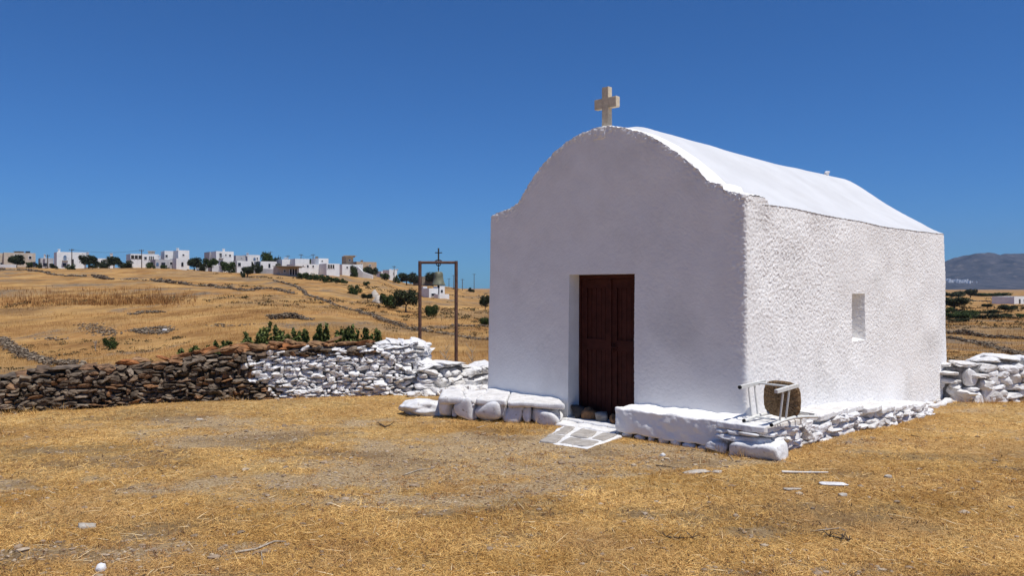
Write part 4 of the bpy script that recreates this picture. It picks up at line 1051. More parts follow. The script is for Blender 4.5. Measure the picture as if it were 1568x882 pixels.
def tank(u, v, Y, mat=None):
    def f(r, info):
        mb = MB(); x = (u-CX)/F*Y; z = CZ-(v-CY)/F*Y; tube(mb, [(x-.6, Y+2, z), (x+.6, Y+2, z)], .38, 10, up=(0, 1, 0))
        for s in (-.4, .4): box(mb, (x+s, Y+2, z-.6), (.06, .06, .5))
        adopt(mb.build('water_tank', mat_glass), r)
    return f
house('beige two-storey house behind a broad dark tree at the far left', [(6, 55, 387.5, 408, 258, 9, 'b'), (-14, 7, 388, 409, 262, 8, 'b')], [(0, 44, 49, 392, 397, 'w'), (0, 22, 34, 390, 395, 'v'), (0, 50, 55, 401, 408, 'd'), (1, 0, 5, 402, 406, 'w')], extra=multi(chim(29, 385.5, 388, 262, 1.0, 's', 'roof_room'), tank(37, 386, 262)))
house('low grey house with a dark pergola left of the tall white house', [(62, 82, 396, 408, 262, 8, 'g')], [(0, 66, 72, 403, 408, 'd'), (0, 75, 80, 403, 408, 'w')], extra=chim(68.5, 390, 396, 262, .2))
house('white two-storey house with an arched balcony door behind a pole', [(87, 132, 386.5, 408, 252, 9, 'w')], [(0, 97, 102, 391, 399, 'a'), (0, 95, 104, 396, 399, 'b'), (0, 119.5, 124, 392, 395, 'w'), (0, 109, 113, 397, 406, 'd'), (0, 96, 101, 403, 408, 'd')], extra=multi(chim(90.5, 382, 387, 256, .25), chim(134, 387, 397, 256, .3)))
house('mostly hidden white house showing one tall chimney above the trees', [(150, 176, 396.5, 406, 275, 7, 'w')], [(0, 154, 157, 399, 402, 'w')], extra=chim(170.5, 388.5, 397, 274, .33))
house('long white house with a dark veranda and a pole in front', [(200, 244, 389.5, 406, 256, 8, 'w')], [(0, 200, 217, 391, 396.5, 'v'), (0, 220.5, 225, 393, 397.5, 'w'), (0, 228, 236, 392.5, 398.5, 'v'), (0, 226, 236, 402, 407, 'd')], extra=multi(chim(232, 385, 389, 262, .8, 'b', 'roof_room'), chim(244, 392, 396, 259, .3)))
house('two-storey house of white cubes above a grey arched ground floor', [(238, 271, 398, 411, 250, 8, 'g'), (270, 286, 396.5, 411, 249, 9, 'w'), (273, 290, 384, 397, 259, 8, 'w'), (252, 267, 385, 397, 263, 6, 'w')], [(0, 239, 243, 402, 407.5, 'a'), (0, 247, 253, 402, 407.5, 'd'), (0, 260, 264, 401, 406, 'w'), (1, 277.5, 281, 401.5, 408, 'a'), (2, 279, 282.5, 389, 392, 'w'), (3, 253, 257, 390, 394, 'w')], extra=chim(272, 380.5, 385, 262, .3))
house('white cube house with three dark windows and a chimney', [(331, 358, 385.5, 403, 258, 9, 'w'), (321, 332, 386.5, 399, 263, 7, 'g')], [(0, 336, 339.5, 388, 394, 'd'), (0, 335, 342, 393, 395.5, 'b'), (0, 344.5, 347, 389, 392, 'w'), (0, 350.5, 354, 389.5, 393, 'w'), (1, 327, 330, 388, 392, 'w')], extra=chim(342.5, 381.5, 386, 262, .3))
house('low grey-fronted house between the white cube house and the tallest tree', [(361, 379, 392, 403, 272, 8, 'g'), (363, 385, 400.5, 412, 258, 6, 'w')], [(0, 369, 371, 394, 396, 'w'), (1, 364, 369, 402, 408, 'w')], extra=chim(379, 388, 393, 274, .3))
house('small white house with a dark arch left of the tallest village tree', [(379, 398, 391, 402, 278, 7, 'w')], [(0, 388, 391.5, 394.5, 399, 'a'), (0, 393, 395, 394, 398, 'w')])
house('white house half hidden behind the two village trees', [(399, 424, 401, 414, 262, 7, 'w'), (432, 450, 398, 411, 268, 8, 'w')], [(0, 411, 414, 404, 410, 'd'), (1, 444, 448, 399, 402, 'w')], extra=chim(438, 395, 399, 270, .5))
house('low hut with a brown flat roof and pillared porch left of the hedge', [(429, 458, 409.5, 423, 228, 6, 'b')], [(0, 434, 437.5, 413, 417, 'w'), (0, 443, 455, 412, 421, 'v')], extra=chim(443, 408.5, 410, 230, 3.0, 's', 'roof'))
house('long stepped white house with an outside stair and dark pergola', [(452, 500, 405, 418, 252, 8, 'w'), (500, 520, 404.5, 420, 252, 8, 'w'), (488, 503, 396.5, 406, 262, 7, 'w'), (452, 474, 397, 406, 266, 7, 'w')], [(0, 463, 465, 405.5, 408, 'w'), (0, 470, 472.5, 405.5, 409.5, 'd'), (0, 478, 481, 406, 409.5, 'w'), (1, 501.5, 512, 404.8, 411, 'v'), (2, 492, 494.5, 398.5, 401, 'w')], extra=chim(485, 393.5, 398, 268, .4, 's', 'tank'))
house('narrow tan tower rising over a white house', [(530, 541, 393, 407, 290, 4, 't')], [(0, 534, 537, 397, 400, 'w')], extra=chim(535.5, 392, 394, 291, 1.7, 't', 'roof_slab'), cat='tower', name='tower')
house('long tan flat-roofed house right of the tower', [(546, 577, 401.5, 412, 295, 7, 't')], [(0, 552, 555, 404, 407, 'w'), (0, 565, 568, 405, 408, 'w')], extra=chim(554, 399, 402, 297, .4, 't'))
house('low white house in front of the tan tower', [(524, 556, 405.5, 417, 280, 7, 'w'), (515, 526, 407, 414, 284, 6, 'g')], [(0, 530, 533, 408, 411, 'w'), (0, 543, 546, 408, 411, 'w')])
house('small white house with notched battlements below the tan house', [(596, 608, 414, 426, 318, 6, 'w'), (584, 597, 416, 425, 325, 6, 'w')], [(0, 602, 604, 417, 421, 'w'), (1, 589, 591, 418, 420, 'w')], extra=multi(chim(598, 412.5, 414.5, 321, .4, 'w', 'battlement'), chim(603.5, 412.5, 414.5, 323, .4, 'w', 'battlement'), chim(608, 412.5, 414.5, 325, .4, 'w', 'battlement')))
house('grey rubble-stone house behind the bell', [(646, 664, 424, 441, 330, 8, 's')], [(0, 653, 656, 428, 431, 'w')], extra=chim(657, 422.5, 425, 331, .7))
house('tiny white chapel with a gable seen inside the bell stand', [(657, 671, 443, 458, 186, 3, 'w'), (648, 654, 440, 456, 190, 2, 'w'), (671, 688, 452, 458, 184, 2, 'w'), (673, 681, 440, 454, 188, 3, 'w')], [(0, 660, 667, 449, 454, 'w'), (3, 675, 678, 444, 448, 'd')], cat='chapel', name='chapel', group=None)
house('small white flat-roofed house at the right picture edge', [(1553, 1580, 455.5, 466, 224, 6, 'w')], [(0, 1560, 1562.5, 458, 465, 'd'), (0, 1567, 1570, 458, 461, 'w')], group=None)
# white ramp wall, courtyard walls
def yardwall(pts, label, h, th_=.5, mat='w', Y=None):
    mb = MB(); P = [np.array([(u-CX)/F*Yq, Yq, CZ-(v-CY)/F*Yq]) for u, v, Yq in pts]
    r = P[0]
    for a, b in zip(P[:-1], P[1:]):
        V = []
        d = (b-a)/np.linalg.norm((b-a)[:2]); n2 = np.array([-d[1], d[0], 0])*th_/2
        for p_ in (a, b):
            for s in (-1, 1): V += [p_+n2*s, p_+n2*s-np.array([0, 0, h+1.5])]
        mb.add(V, [[0, 2, 6, 4], [1, 5, 7, 3], [0, 4, 5, 1], [2, 3, 7, 6], [0, 1, 3, 2], [4, 6, 7, 5]])
    o = mb.build('boundary_wall', HM[mat], smooth=False, loc=tuple(map(float, P[0]))); tag(o, label, 'wall', 'boundary walls of the hill village')
yardwall([(548, 408, 280), (556, 416, 279), (571, 421.5, 278)], 'white ramp wall stepping down below the tan house', 2.0)
yardwall([(1, 405, 240), (24, 405, 240)], 'short white wall under the beige house', .9)
yardwall([(325, 406, 244), (341, 407, 244)], 'white wall between two green trees below the cube house', 1.2)
yardwall([(382, 409, 248), (400, 411, 246), (428, 413, 246)], 'pale grey wall behind the lone slope tree', .9, mat='g')
yardwall([(300, 403, 250), (318, 404, 250)], 'white wall right of the flat-topped tree', 1.0)
# utility poles
def pole(u, vt, vb, Y, label):
    x = (u-CX)/F*Y; z0, z1 = tz(x, Y), CZ-(vt-CY)/F*Y
    r = empty('utility_pole', (x, Y, z0)); tag(r, label, 'pole', 'wooden utility poles')
    mb = MB(); tube(mb, [(x, Y, z0-.3), (x, Y, z1)], [.17, .12], 8); adopt(mb.build('shaft', mat_bark), r)
    mb = MB(); bar(mb, (x-.8, Y-.15, z1-.4), (x+.8, Y-.15, z1-.4), .12, .12); 
    for s in (-.7, 0, .7): box(mb, (x+s, Y-.15, z1-.22), (.05, .05, .12))
    adopt(mb.build('crossarm', mat_bark, smooth=False), r); return (x, Y, z1-.2)
pl = [pole(73, 390, 405, 242, 'leftmost short pole before the low grey house'), pole(110, 381, 408, 240, 'pole in front of the white house with the arched balcony door'), pole(217, 382, 406, 243, 'pole in front of the long veranda house'), pole(414, 385, 405, 290, 'pole tip above the tallest village tree'), pole(441, 391, 408, 290, 'pole above the white house behind the hut'), pole(461, 389, 405, 300, 'pole left of the dark crown behind the stepped house'), pole(479.5, 389, 404, 300, 'pole beside the rooftop tank of the stepped house'), pole(603.5, 407, 425, 300, 'pole behind the white house with battlements'),
      pole(687.5, 426, 445, 420, 'far pole left of the right post of the bell stand'), pole(694.5, 421, 445, 400, 'far pole just left of the right post of the bell stand'), pole(708, 427, 455, 340, 'far pole just right of the bell stand'), pole(726, 419, 450, 380, 'far pole nearest the chapel corner')]
for (i, j, lb) in ((1, 2, 'overhead wire from the first tall pole to the veranda-house pole'), (5, 6, 'overhead wire between the two poles above the stepped house')):
    a, b = np.array(pl[i]), np.array(pl[j]); mb = MB(); tube(mb, [a+(b-a)*t-np.array([0, 0, 4*t*(1-t)*.9]) for t in np.linspace(0, 1, 12)], .03, 4); o = mb.build('overhead_wire', mat_iron, loc=tuple(map(float, a))); tag(o, lb, 'wire')

# ------------------------------------------------------------------ field walls of rubble on the slopes
mat_rub = M('field_rubble', (.15, .125, .095), (.31, .26, .20), 2.0, 1, island=[(.35, .3, .28), (.8, .75, .7), (1.25, 1.2, 1.1), (.5, .42, .35), (.45, .4, .36)])
def rubble(pts, label, h=.5, wdt=.8, dens=1.0, name='field_wall', cat='field wall', gr='rubble field walls', mat=mat_rub, sz=None):
    P = np.array([at(u, v) for u, v in pts]); mb = MB()
    for a, b in zip(P[:-1], P[1:]):
        L_ = np.linalg.norm((b-a)[:2]); Ym = (a[1]+b[1])/2; s = (sz or np.clip(Ym/1150*2.3, .12, .42)); n = int(L_/s*1.7*dens*max(1, h/s))
        n = min(n, 900)
        for k in range(n):
            f = random.random(); q = a+(b-a)*f; x = q[0]+random.gauss(0, wdt*.25); y = q[1]+random.gauss(0, wdt*.3)
            hh = h*(.6+.5*float(noise(np.array([x*.5]), np.array([y*.5]))[0])); z = tz(x, y)+random.uniform(0, max(hh, .05))
            r = s*random.uniform(.3, .75); stone(mb, (x, y, z), (r*1.4, r, r*.6), rot(random.uniform(-.3, .3), random.uniform(-.3, .3), random.uniform(0, 3)), 1, 8, 0, 5)
    c = P[len(P)//2]; o = mb.build(name, mat, smooth=False, loc=tuple(map(float, c))); tag(o, label, cat, gr, 'stuff' if ('scatter ' in label or 'patch' in label or 'broken' in label) else None)
rubble([(0, 521), (25, 540), (60, 552), (95, 559), (135, 563)], 'curving low rubble wall running down the left edge of the left field', .35, .7, 1.5)
rubble([(0, 413), (40, 414), (70, 418), (130, 424)], 'highest rubble wall at far left, just under the beige house', .6, 1.2)
rubble([(142, 424), (172, 429)], 'short dark wall under the low olive trees', .9, .8, 1.6)
rubble([(180, 428), (232, 430)], 'broken pale rubble line between the two dark field walls', .35, 1.2, .7)
rubble([(233, 429), (262, 434), (330, 439)], 'long dark slanting field wall below the arched house', .8, .8, 1.6)
rubble([(330, 440), (375, 446), (410, 442), (450, 450)], 'scattered rubble wall below the lone slope tree', .5, 1.6)
rubble([(420, 430), (455, 440), (470, 452), (500, 462), (551, 478), (585, 492), (621, 503), (690, 513), (748, 521)], 'long field wall running down the slope behind the pier and bell stand', .38, .7)
rubble([(690, 500), (722, 500), (748, 501)], 'short dark field wall behind the right post of the bell stand', .3, .6)
rubble([(560, 480), (605, 497), (635, 501)], 'upper rubble line left of the bell stand', .25, .7, .7)
rubble([(207, 507), (222, 504), (248, 503), (260, 506), (250, 511), (225, 511), (207, 507), (222, 508), (240, 507), (256, 508)], 'low oval heap of dark stones with one white rock on the left field', .22, .8, 2.4, 'stone_heap', 'stone heap', 'stone heaps on the left field')
rubble([(200, 482), (216, 480), (247, 479)], 'flat dark heap of stones above the low oval heap', .25, .9, 4.0, 'stone_heap', 'stone heap', 'stone heaps on the left field')
rubble([(413, 489), (440, 487), (474, 490)], 'dark stone bank on the field above the tall leafy shoots', .5, .9, 3.0, 'stone_heap', 'stone heap', 'stone heaps on the left field')
rubble([(135, 496), (160, 508), (166, 514)], 'loose brown rubble patch above the lone green bush', .12, 2.2, 1.2, 'stone_heap', 'stone heap', 'stone heaps on the left field', mat_rub, .16)
rubble([(70, 518), (98, 520)], 'small scatter of stones left of the lone green bush', .1, 1.6, 1.0, 'stone_heap', 'stone heap', 'stone heaps on the left field', mat_rub, .16)
rubble([(330, 497), (350, 500), (390, 496)], 'thin grey scatter of stones left of the dark bank', .12, 1.2, 1.0, 'stone_heap', 'stone heap', 'stone heaps on the left field')
rubble([(1440, 509), (1490, 514), (1568, 520), (1640, 524)], 'dark field wall crossing the right field', .5, .6, 1.6)
rubble([(1440, 518), (1490, 525), (1535, 536), (1560, 546)], 'curving lower field wall at the right, running towards the white wall', .3, .6, 1.2)
rubble([(1440, 460), (1500, 462), (1568, 463)], 'far low wall on the right field', .6, 1.0)
mo = M('pale_outcrop', (.4, .36, .3), (.55, .5, .43), 1.5)
for (u, v, r, lb) in ((574, 455, 1.2, 'upper pale outcrop rock between the small round tree and the two big dark trees'), (578, 464, 1.25, 'lower pale outcrop rock between the small round tree and the two big dark trees')):
    p = at(u, v); mb = MB(); stone(mb, p, (r*.7, r*.6, r*.9), rot(0, .2, 1), 3, 12, .09)
    tag(mb.build('outcrop_rock', mo, loc=tuple(map(float, p))), lb, 'rock', 'pale outcrop rocks')
mb = MB(); p = at(252, 509)
stone(mb, p+np.array([0, 0, .15]), (.17, .14, .12), None, 3); o = mb.build('rock', mat_wstone, loc=tuple(map(float, p))); tag(o, 'single white rock on the low oval heap of dark stones', 'rock')
# ------------------------------------------------------------------ straw, stubble, gravel
def footprint_mask(x, y):
    """True where grass may grow"""
    w, t = inv(x, y)
    ok = ~((w > -.05) & (w < W+.36) & (t > -.0) & (t < LEN))
    ok &= ~((w > -.2) & (w < 1.5) & (t > -.45) & (t <= 0)) & ~((w > 1.4) & (w < 2.7) & (t > -.50) & (t <= 0)) & ~((w > 2.66) & (w < W+.4) & (t > -.40) & (t <= 0))
    q = np.array(lq)
    ins = np.ones(len(x), bool)
    for i in range(4):
        a, b = q[i], q[(i+1) % 4]; ins &= ((b[0]-a[0])*(y-a[1])-(b[1]-a[1])*(x-a[0])) > -.01
    return ok & ~ins
mat_straw = M('straw', (.54, .335, .11), (.88, .63, .27), .9, .8, c3=(.50, .30, .12), s3=.55, f3=(.50, .66), island=[(.18, .13, .10), (.95, .82, .66), (.6, .48, .36), (1.05, 1, .9), (1.35, 1.32, 1.25), (.5, .36, .25), (1, .9, .72), (.75, .62, .48)], spec=.15)
mat_field = M('field_grass', (.36, .225, .085), (.60, .41, .18), .25, .85, island=[(.55, .42, .35), (1, .85, .7), (.8, .68, .55), (1.1, 1, .9)], spec=.1)
mat_red = M('rusty_stalks', (.20, .10, .038), (.40, .23, .085), .5, .9, island=[(.6, .5, .5), (1, .9, .8), (1.2, 1.1, 1)], spec=.1)
def blades(x, y, z, L_, wd, lean, name, mat, label, cat, bend=.3):
    """thin curved blades, three-quad strips"""
    n = len(x); az = rng.uniform(0, 2*math.pi, n); d = np.column_stack([np.cos(az), np.sin(az)]); s = np.column_stack([-d[:, 1], d[:, 0]])
    base = np.column_stack([x, y, z]); V = np.zeros((n, 5, 3))
    cl, sl2 = np.cos(lean), np.sin(lean)
    m_ = base.copy(); m_[:, :2] += d*(L_*.5*cl)[:, None]; m_[:, 2] += L_*.5*sl2
    t_ = base.copy(); t_[:, :2] += d*(L_*cl)[:, None]; t_[:, 2] += L_*(sl2-bend*.25*rng.uniform(0, 1, n))
    t_[:, 2] = np.maximum(t_[:, 2], z+.003)
    w2 = wd/2; S = np.column_stack([s, rng.uniform(-.9, .9, n)])
    V[:, 0] = base-S*w2[:, None]; V[:, 1] = base+S*w2[:, None]; V[:, 2] = m_+S*w2[:, None]*.8; V[:, 3] = m_-S*w2[:, None]*.8; V[:, 4] = t_
    i = np.arange(n)[:, None]*5
    mb = MB(); mb.add(V.reshape(-1, 3), i+np.array([[0, 1, 2, 3]])); mb.v, nn = mb.v, mb.n
    mb.f.append(i+np.array([[3, 2, 4]]))
    o = mb.build(name, mat, smooth=False); tag(o, label, cat, kind='stuff'); return o
def sample(n, y0, y1, umin=-60, umax=1640, pw=1.0):
    # even per picture area times distance: points thin out with distance
    Y = y0*(y1/y0)**(rng.random(n)**pw); u = rng.uniform(umin, umax, n); return (u-CX)/F*Y, Y
# near straw, flat-lying
x, y = sample(900000, 4.2, 16.5)
g = bare(x, y); dk_ = darkpatch(x, y); cl = fbm(x*3.3, y*3.3, 0, 3, 77)
keep = footprint_mask(x, y) & (rng.random(len(x)) < np.clip(1.0-.90*g-.5*dk_+.75*cl, .05, 1))
# not beyond the walls' ground
x, y, g = x[keep], y[keep], g[keep]; z = terrain(x, y)
L1 = rng.gamma(2.0, .015, len(x))+.014; lean = np.abs(rng.normal(0.12, .22, len(x)))
blades(x, y, z+.001, np.clip(L1, .02, .2), rng.uniform(.0012, .0032, len(x)), lean, 'straw', mat_straw, 'trampled golden straw covering the ground around the chapel', 'grass')
# sparse long stalks lying across, and dark crumbs of debris
x, y = sample(3600, 4.3, 13); k = footprint_mask(x, y); x, y = x[k], y[k]
blades(x, y, terrain(x, y)+.008, rng.uniform(.05, .17, len(x)), rng.uniform(.002, .0042, len(x)), np.abs(rng.normal(.06, .12, len(x))), 'long_straw', M('pale_straw', (.62, .47, .25), (.88, .74, .48), 3, .8, island=[(.45, .34, .25), (1, 1, 1), (.8, .62, .45), (1.1, 1.1, 1.1)], spec=.15), 'scattered long pale stalks lying on the ground', 'grass')
x, y = sample(16000, 4.3, 13.5); cl2 = fbm(x*1.5, y*2.2, 0, 3, 99); k = footprint_mask(x, y) & (rng.random(len(x)) < .25+1.2*cl2); x, y = x[k], y[k]
blades(x, y, terrain(x, y)+.006, rng.uniform(.012, .05, len(x)), rng.uniform(.004, .010, len(x)), np.abs(rng.normal(.25, .3, len(x))), 'debris', M('dark_debris', (.05, .03, .018), (.16, .085, .045), 3, .9, island=[(.5, .5, .5), (1, 1, 1), (1.6, 1.3, 1.1)]), 'small dark crumbs of dry weed and dung in the straw', 'debris')
x, y = sample(2600, 4.3, 11); k = footprint_mask(x, y) & (fbm(x*.8, y*1.5, 0, 3, 123) > .12); x, y = x[k], y[k]; X = np.repeat(x, 26)+rng.normal(0, .035, len(x)*26); Y = np.repeat(y, 26)+rng.normal(0, .035, len(x)*26)
blades(X, Y, terrain(X, Y), rng.uniform(.012, .045, len(X)), rng.uniform(.002, .004, len(X)), rng.uniform(.1, 1.2, len(X)), 'rusty_weeds', M('rusty_mat', (.26, .12, .045), (.46, .26, .10), 3, .9, island=[(.5, .45, .4), (1, 1, 1), (1.3, 1.25, 1.2)]), 'rusty brown mats of dead low weeds among the straw', 'weeds')
# short standing tufts
cx_, cy_ = sample(5200, 4.3, 16)
k = footprint_mask(cx_, cy_) & (rng.random(len(cx_)) < np.clip(.9-bare(cx_, cy_), .06, 1)); cx_, cy_ = cx_[k], cy_[k]
# extra tufts along the feet of benches and walls
ex = []
for w_ in np.arange(2.7, 4.6, .03): ex.append(WT(w_, -.50+random.uniform(-.06, .03)))
for t_ in np.arange(-.4, 5.2, .03): ex.append(WT(W+.55+random.uniform(-.04, .10), t_))
for f_2 in np.arange(0, 1, .02): ex.append(A+(B-A)*f_2+np.array([random.uniform(-.02, .02), -.10-random.uniform(0, .08)]))
for q in _q[::3]: ex.append(q[:2]+np.array([.08, -.30-random.uniform(0, .14)]))
for t_ in np.arange(5.2, LEN, .04): ex.append(WT(W+.26+random.uniform(-.04, .10), t_))
for u_ in np.arange(1460, 1640, 3): ex.append(np.array([(u_-CX)/F*13.3, 13.25+random.uniform(-.12, .1)]))
ex = np.array(ex); cx_ = np.concatenate([cx_, ex[:, 0]]); cy_ = np.concatenate([cy_, ex[:, 1]])
m = 16; X = np.repeat(cx_, m)+rng.normal(0, .03, len(cx_)*m); Y = np.repeat(cy_, m)+rng.normal(0, .03, len(cx_)*m)
blades(X, Y, terrain(X, Y), rng.uniform(.015, .06, len(X)), rng.uniform(.0014, .003, len(X)), rng.uniform(.3, 1.45, len(X)), 'stubble', mat_straw, 'short dry tufts standing among the straw and along the benches', 'grass')
# longer dead grass along the foot of the left wall
wx, wy = [], []
for u_, v_, k_, s_3 in ((345, 612, 26, 10), (405, 608, 40, 12), (440, 607, 30, 16), (520, 603, 45, 16), (560, 600, 40, 10), (100, 628, 24, 30), (30, 634, 20, 20), (620, 603, 20, 14), (660, 600, 18, 12), (1500, 618, 26, 22), (1545, 614, 26, 14), (1130, 700, 20, 18), (700, 655, 26, 30), (800, 658, 26, 22)):
    for k in range(k_):
        p_ = at(u_+random.gauss(0, s_3), v_+random.gauss(0, 2.2)); wx.append(p_[0]); wy.append(p_[1])
wx, wy = np.array(wx), np.array(wy); X = np.repeat(wx, 12)+rng.normal(0, .03, len(wx)*12); Y = np.repeat(wy, 12)+rng.normal(0, .03, len(wx)*12)
blades(X, Y, terrain(X, Y), rng.uniform(.05, .19, len(X)), rng.uniform(.0018, .0035, len(X)), rng.uniform(.3, 1.3, len(X)), 'tall_dead_grass', mat_straw, 'longer dead grass wisps at the foot of the walls and benches', 'grass')
# dry field grass beyond the walls
x, y = sample(150000, 16.5, 120, -80, 1640)
k = (fbm(x*.12, y*.25, 0, 4, 55) > -.15); x, y = x[k], y[k]
sc_ = np.clip(y/50, .5, 2.2)
blades(x, y, terrain(x, y)-.02, rng.uniform(.12, .38, len(x))*sc_**.5, .012*sc_*rng.uniform(.7, 1.5, len(x)), rng.uniform(.7, 1.5, len(x)), 'field_grass', mat_field, 'dry yellow grass over the fields beyond the walls', 'grass')
# low scrub cushions
mat_scrub = M('scrub', (.045, .042, .018), (.16, .115, .055), .12, .9, island=[(.6, .6, .6), (1, 1, 1), (1.4, 1.3, 1.2)], spec=.1)
x, y = sample(7500, 30, 380, -100, 1660); u_ = CX+F*x/y
k = fbm(x*.035, y*.06, 0, 4, 71)+.25*(u_ > 1300)+.12*((u_ > 330) & (u_ < 800)) > .22; x, y = x[k], y[k]
m = 14; sz = np.repeat(rng.uniform(.15, .5, len(x))*np.clip(y/110, .35, 1.6), m); X = np.repeat(x, m)+rng.normal(0, 1, len(x)*m)*sz*.8; Y = np.repeat(y, m)+rng.normal(0, 1, len(x)*m)*sz*.8
P = np.column_stack([X, Y, terrain(X, Y)+rng.uniform(0, 1, len(X))*sz*.6]); d = rng.normal(size=(len(P), 3)); d /= np.linalg.norm(d, axis=1)[:, None]; e = np.cross(d, rng.normal(size=(len(P), 3))); e /= np.linalg.norm(e, axis=1)[:, None]
S = (sz*.35)[:, None]; V = np.stack([P-d*S, P+e*S*.6, P+d*S, P-e*S*.6], 1).reshape(-1, 3); mb = MB(); mb.add(V, np.arange(len(V)).reshape(-1, 4))
tag(mb.build('scrub', mat_scrub, smooth=False), 'low olive-brown scrub cushions scattered over the slopes and fields', 'scrub', kind='stuff')
# bands of rusty stalks on the far left field
xs, ys = [], []
for k in range(1500):
    u = random.choice([random.gauss(70, 55), random.gauss(240, 18), random.gauss(170, 30), random.uniform(0, 300)]); v = random.gauss(450, 4.5)+(u-100)*.008
    if not 0 < u < 330: continue
    Yq = 92+random.uniform(0, 42)*(1-(v-440)/20); xs.append((u-CX)/F*Yq); ys.append(Yq)
xs, ys = np.array(xs), np.array(ys); X = np.repeat(xs, 3)+rng.normal(0, .15, len(xs)*3); Y = np.repeat(ys, 3)+rng.normal(0, .2, len(xs)*3)
blades(X, Y, terrain(X, Y)-.05, rng.uniform(.3, .95, len(X)), rng.uniform(.03, .06, len(X)), rng.uniform(1.1, 1.5, len(X)), 'rusty_stalks', mat_red, 'bands of rusty brown weed stalks on the far left field', 'weeds')
# small gravel
mat_grav = M('gravel', (.26, .20, .14), (.46, .38, .29), 20, .95, island=[(.5, .45, .4), (1, .95, .9), (.75, .65, .55), (1.25, 1.25, 1.2)])
x, y = sample(20000, 4.3, 13); g = bare(x, y); k = footprint_mask(x, y) & (rng.random(len(x)) < .10+.9*g); x, y = x[k], y[k]; z = terrain(x, y)
d, f = ICO[1]; n = len(x); r = rng.gamma(1.6, .0036, n)+.003
V = d[None]*(1+.25*rng.normal(size=(n, len(d), 1)).clip(-1, 1))*r[:, None, None]*np.stack([rng.uniform(.8, 1.6, n), rng.uniform(.8, 1.6, n), rng.uniform(.4, .8, n)], 1)[:, None]
V = V+np.column_stack([x, y, z+r*.2])[:, None]; mb = MB(); mb.add(V.reshape(-1, 3), (np.arange(n)[:, None, None]*len(d)+f[None]).reshape(-1, 3))
tag(mb.build('gravel', mat_grav, smooth=False), 'small pale gravel in the trodden soil before the chapel', 'gravel', kind='stuff')
# single stones and sticks one can point at
mat_pale = M('pale_field_stone', (.38, .34, .28), (.58, .53, .46), 10, .95, .5, 40)
mat_stick = M('bleached_wood', (.33, .27, .2), (.5, .44, .36), 14, .9, .3, 60); mat_dstick = M('dark_wood', (.05, .035, .025), (.12, .09, .06), 14, .9, .3, 60)
def gp(u, v):
    p = at(u, v); return p
for (u, v, a, b, h, lb) in ((1064, 725, .13, .05, .018, 'larger flat pale stone sunk in the straw below the plastered bench'), (1098, 724, .05, .04, .015, 'small flat pale stone just right of the larger sunk stone below the bench'), (1275, 743, .13, .05, .015, 'flat pale stone in the grass right of the long white stick'), (1213, 751, .08, .03, .012, 'narrow pale stone below the long white stick'), (1014, 699, .03, .03, .02, 'small white lump near the foot of the plastered bench'), (133, 809, .06, .035, .022, 'pale chip of stone in the lower left foreground'), (155, 876, .03, .025, .035, 'small white stone at the bottom left edge'), (562, 604, .17, .09, .05, 'white stone lying at the foot of the pier'), (305, 644, .04, .03, .02, 'small white stone below the dark wall'), (1290, 760, .035, .03, .02, 'tiny pale stone right of the narrow pale stone'), (660, 630, .12, .05, .02, 'flat brown stone near the left bench slab'), (1360, 732, .04, .03, .02, 'pebble in the straw at the right')):
    p = gp(u, v); mb = MB(); stone(mb, p+np.array([0, 0, h*.35]), (a, b, h), rot(0, 0, random.uniform(-.4, .4)), 3, 9, .06)
    tag(mb.build('field_stone', mat_wstone if 'white' in lb and 'below' not in lb else mat_pale, loc=tuple(map(float, p))), lb, 'stone', 'loose stones in the straw')
def stick(pts, r, mat, lb, twigs=0):
    P = [gp(u, v)+np.array([0, 0, r+.004]) for u, v in pts]; mb = MB(); tube(mb, P, [r*1.0]+[r*.85]*(len(P)-2)+[r*.5], 6)
    for k in range(twigs):
        q = P[random.randrange(len(P))]; e = q+np.array([random.uniform(-.09, .09), random.uniform(-.09, .09), random.uniform(.005, .035)]); tube(mb, [q, (q+e)/2+np.array([0, 0, .02]), e], [r*.5, r*.4, r*.15], 5)
    tag(mb.build('stick', mat, loc=tuple(map(float, P[0]))), lb, 'stick', 'sticks lying in the straw')
stick([(1197, 726), (1230, 727), (1268, 727)], .012, M('whitened_wood', (.62, .58, .52), (.75, .72, .66), 12), 'long straight whitened stick below the corner block')
stick([(360, 850), (392, 846), (420, 833), (438, 834)], .008, mat_stick, 'long bent bleached stalk at the lower centre left')
stick([(400, 846), (402, 868)], .004, mat_stick, 'thin twig below the long bent stalk')
stick([(620, 729), (640, 722), (665, 719)], .006, mat_stick, 'thin pale twig in the middle of the trodden ground')
stick([(1020, 825), (1040, 828), (1060, 826)], .006, mat_dstick, 'dark branched twig at the lower centre', 8)
stick([(1270, 824), (1290, 828), (1300, 832)], .008, mat_dstick, 'dark knot of twigs at the lower right', 14)
stick([(1250, 815), (1288, 811)], .005, mat_stick, 'pale straight twig above the dark knot of twigs')
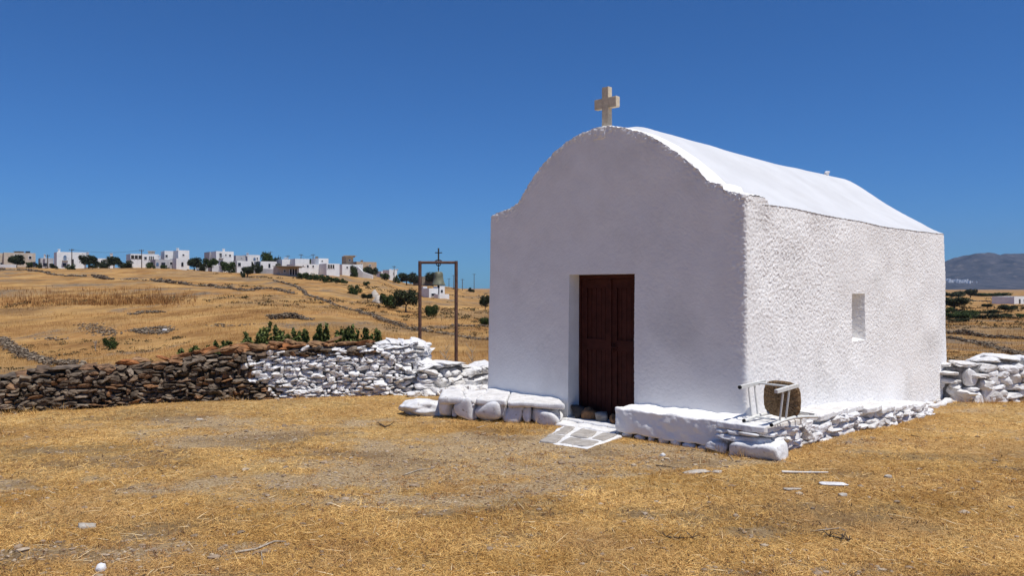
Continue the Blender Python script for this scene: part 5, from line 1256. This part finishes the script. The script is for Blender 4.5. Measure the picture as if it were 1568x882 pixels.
stick([(1210, 852), (1214, 846), (1216, 843)], .004, mat_stick, 'tiny bleached twig left below the dark knot of twigs')
stick([(1005, 715), (1040, 719)], .006, mat_dstick, 'thin dark twig before the plastered bench')
stick([(1115, 698), (1122, 706)], .007, mat_stick, 'short tan twig by the small white block of the corner')
stick([(730, 657), (745, 653)], .007, mat_stick, 'short stick below the round-stone bench')
stick([(582, 652), (590, 656), (598, 653)], .012, mat_dstick, 'dark short piece of wood left of the round-stone bench', 2)
stick([(1395, 668), (1410, 672)], .007, mat_dstick, 'dark twig in the straw at the right of the ledge')
stick([(780, 706-35), (790, 703-35)], .006, mat_stick, 'small stick left of the flagstone landing')
# thin dead weeds behind the low wall
for (u, v0, v1, lb) in ((682, 562, 528, 'bare branching dead weed inside the bell stand'), (722, 560, 530, 'bare branching dead weed between the bell stand and the chapel'), (656, 560, 538, 'small dead weed beside the pier'), (146, 540, 522, 'bare grey twiggy bush left of the lone green bush')):
    Y = 16.5 if u > 200 else 46; x = (u-CX)/F*Y; z = tz(x, Y); top = CZ-(v1-CY)/F*Y; mb = MB(); k = Y/16.5
    h = top-z
    tube(mb, [(x, Y, z-.05), (x+.02, Y, z+h*.5), (x, Y, top)], [.008*k, .006*k, .003*k], 5, up=(1, 0, 0))
    for i in range(16):
        f = random.uniform(.3, .9); s = random.choice((-1, 1)); l = h*random.uniform(.12, .3)
        tube(mb, [(x+.02*f, Y, z+h*f), (x+s*l*.7, Y+random.uniform(-.1, .1), z+h*f+l)], [.004*k, .002*k], 4, up=(1, 0, 0))
    tag(mb.build('dead_weed', mat_stick, loc=(x, Y, z)), lb, 'weed', 'dead weeds')
# dead grass wisps in the gap beside the corner block
c = WT(W-.02, -.43); n = 260; X = c[0]+rng.normal(0, .045, n); Y = c[1]+rng.normal(0, .035, n)
blades(X, Y, terrain(X, Y), rng.uniform(.08, .2, n), rng.uniform(.002, .004, n), rng.uniform(1.0, 1.5, n), 'dead_grass', M('brown_grass', (.12, .08, .045), (.22, .15, .08), 9, .9), 'brown dead grass in the gap beside the corner block', 'grass')
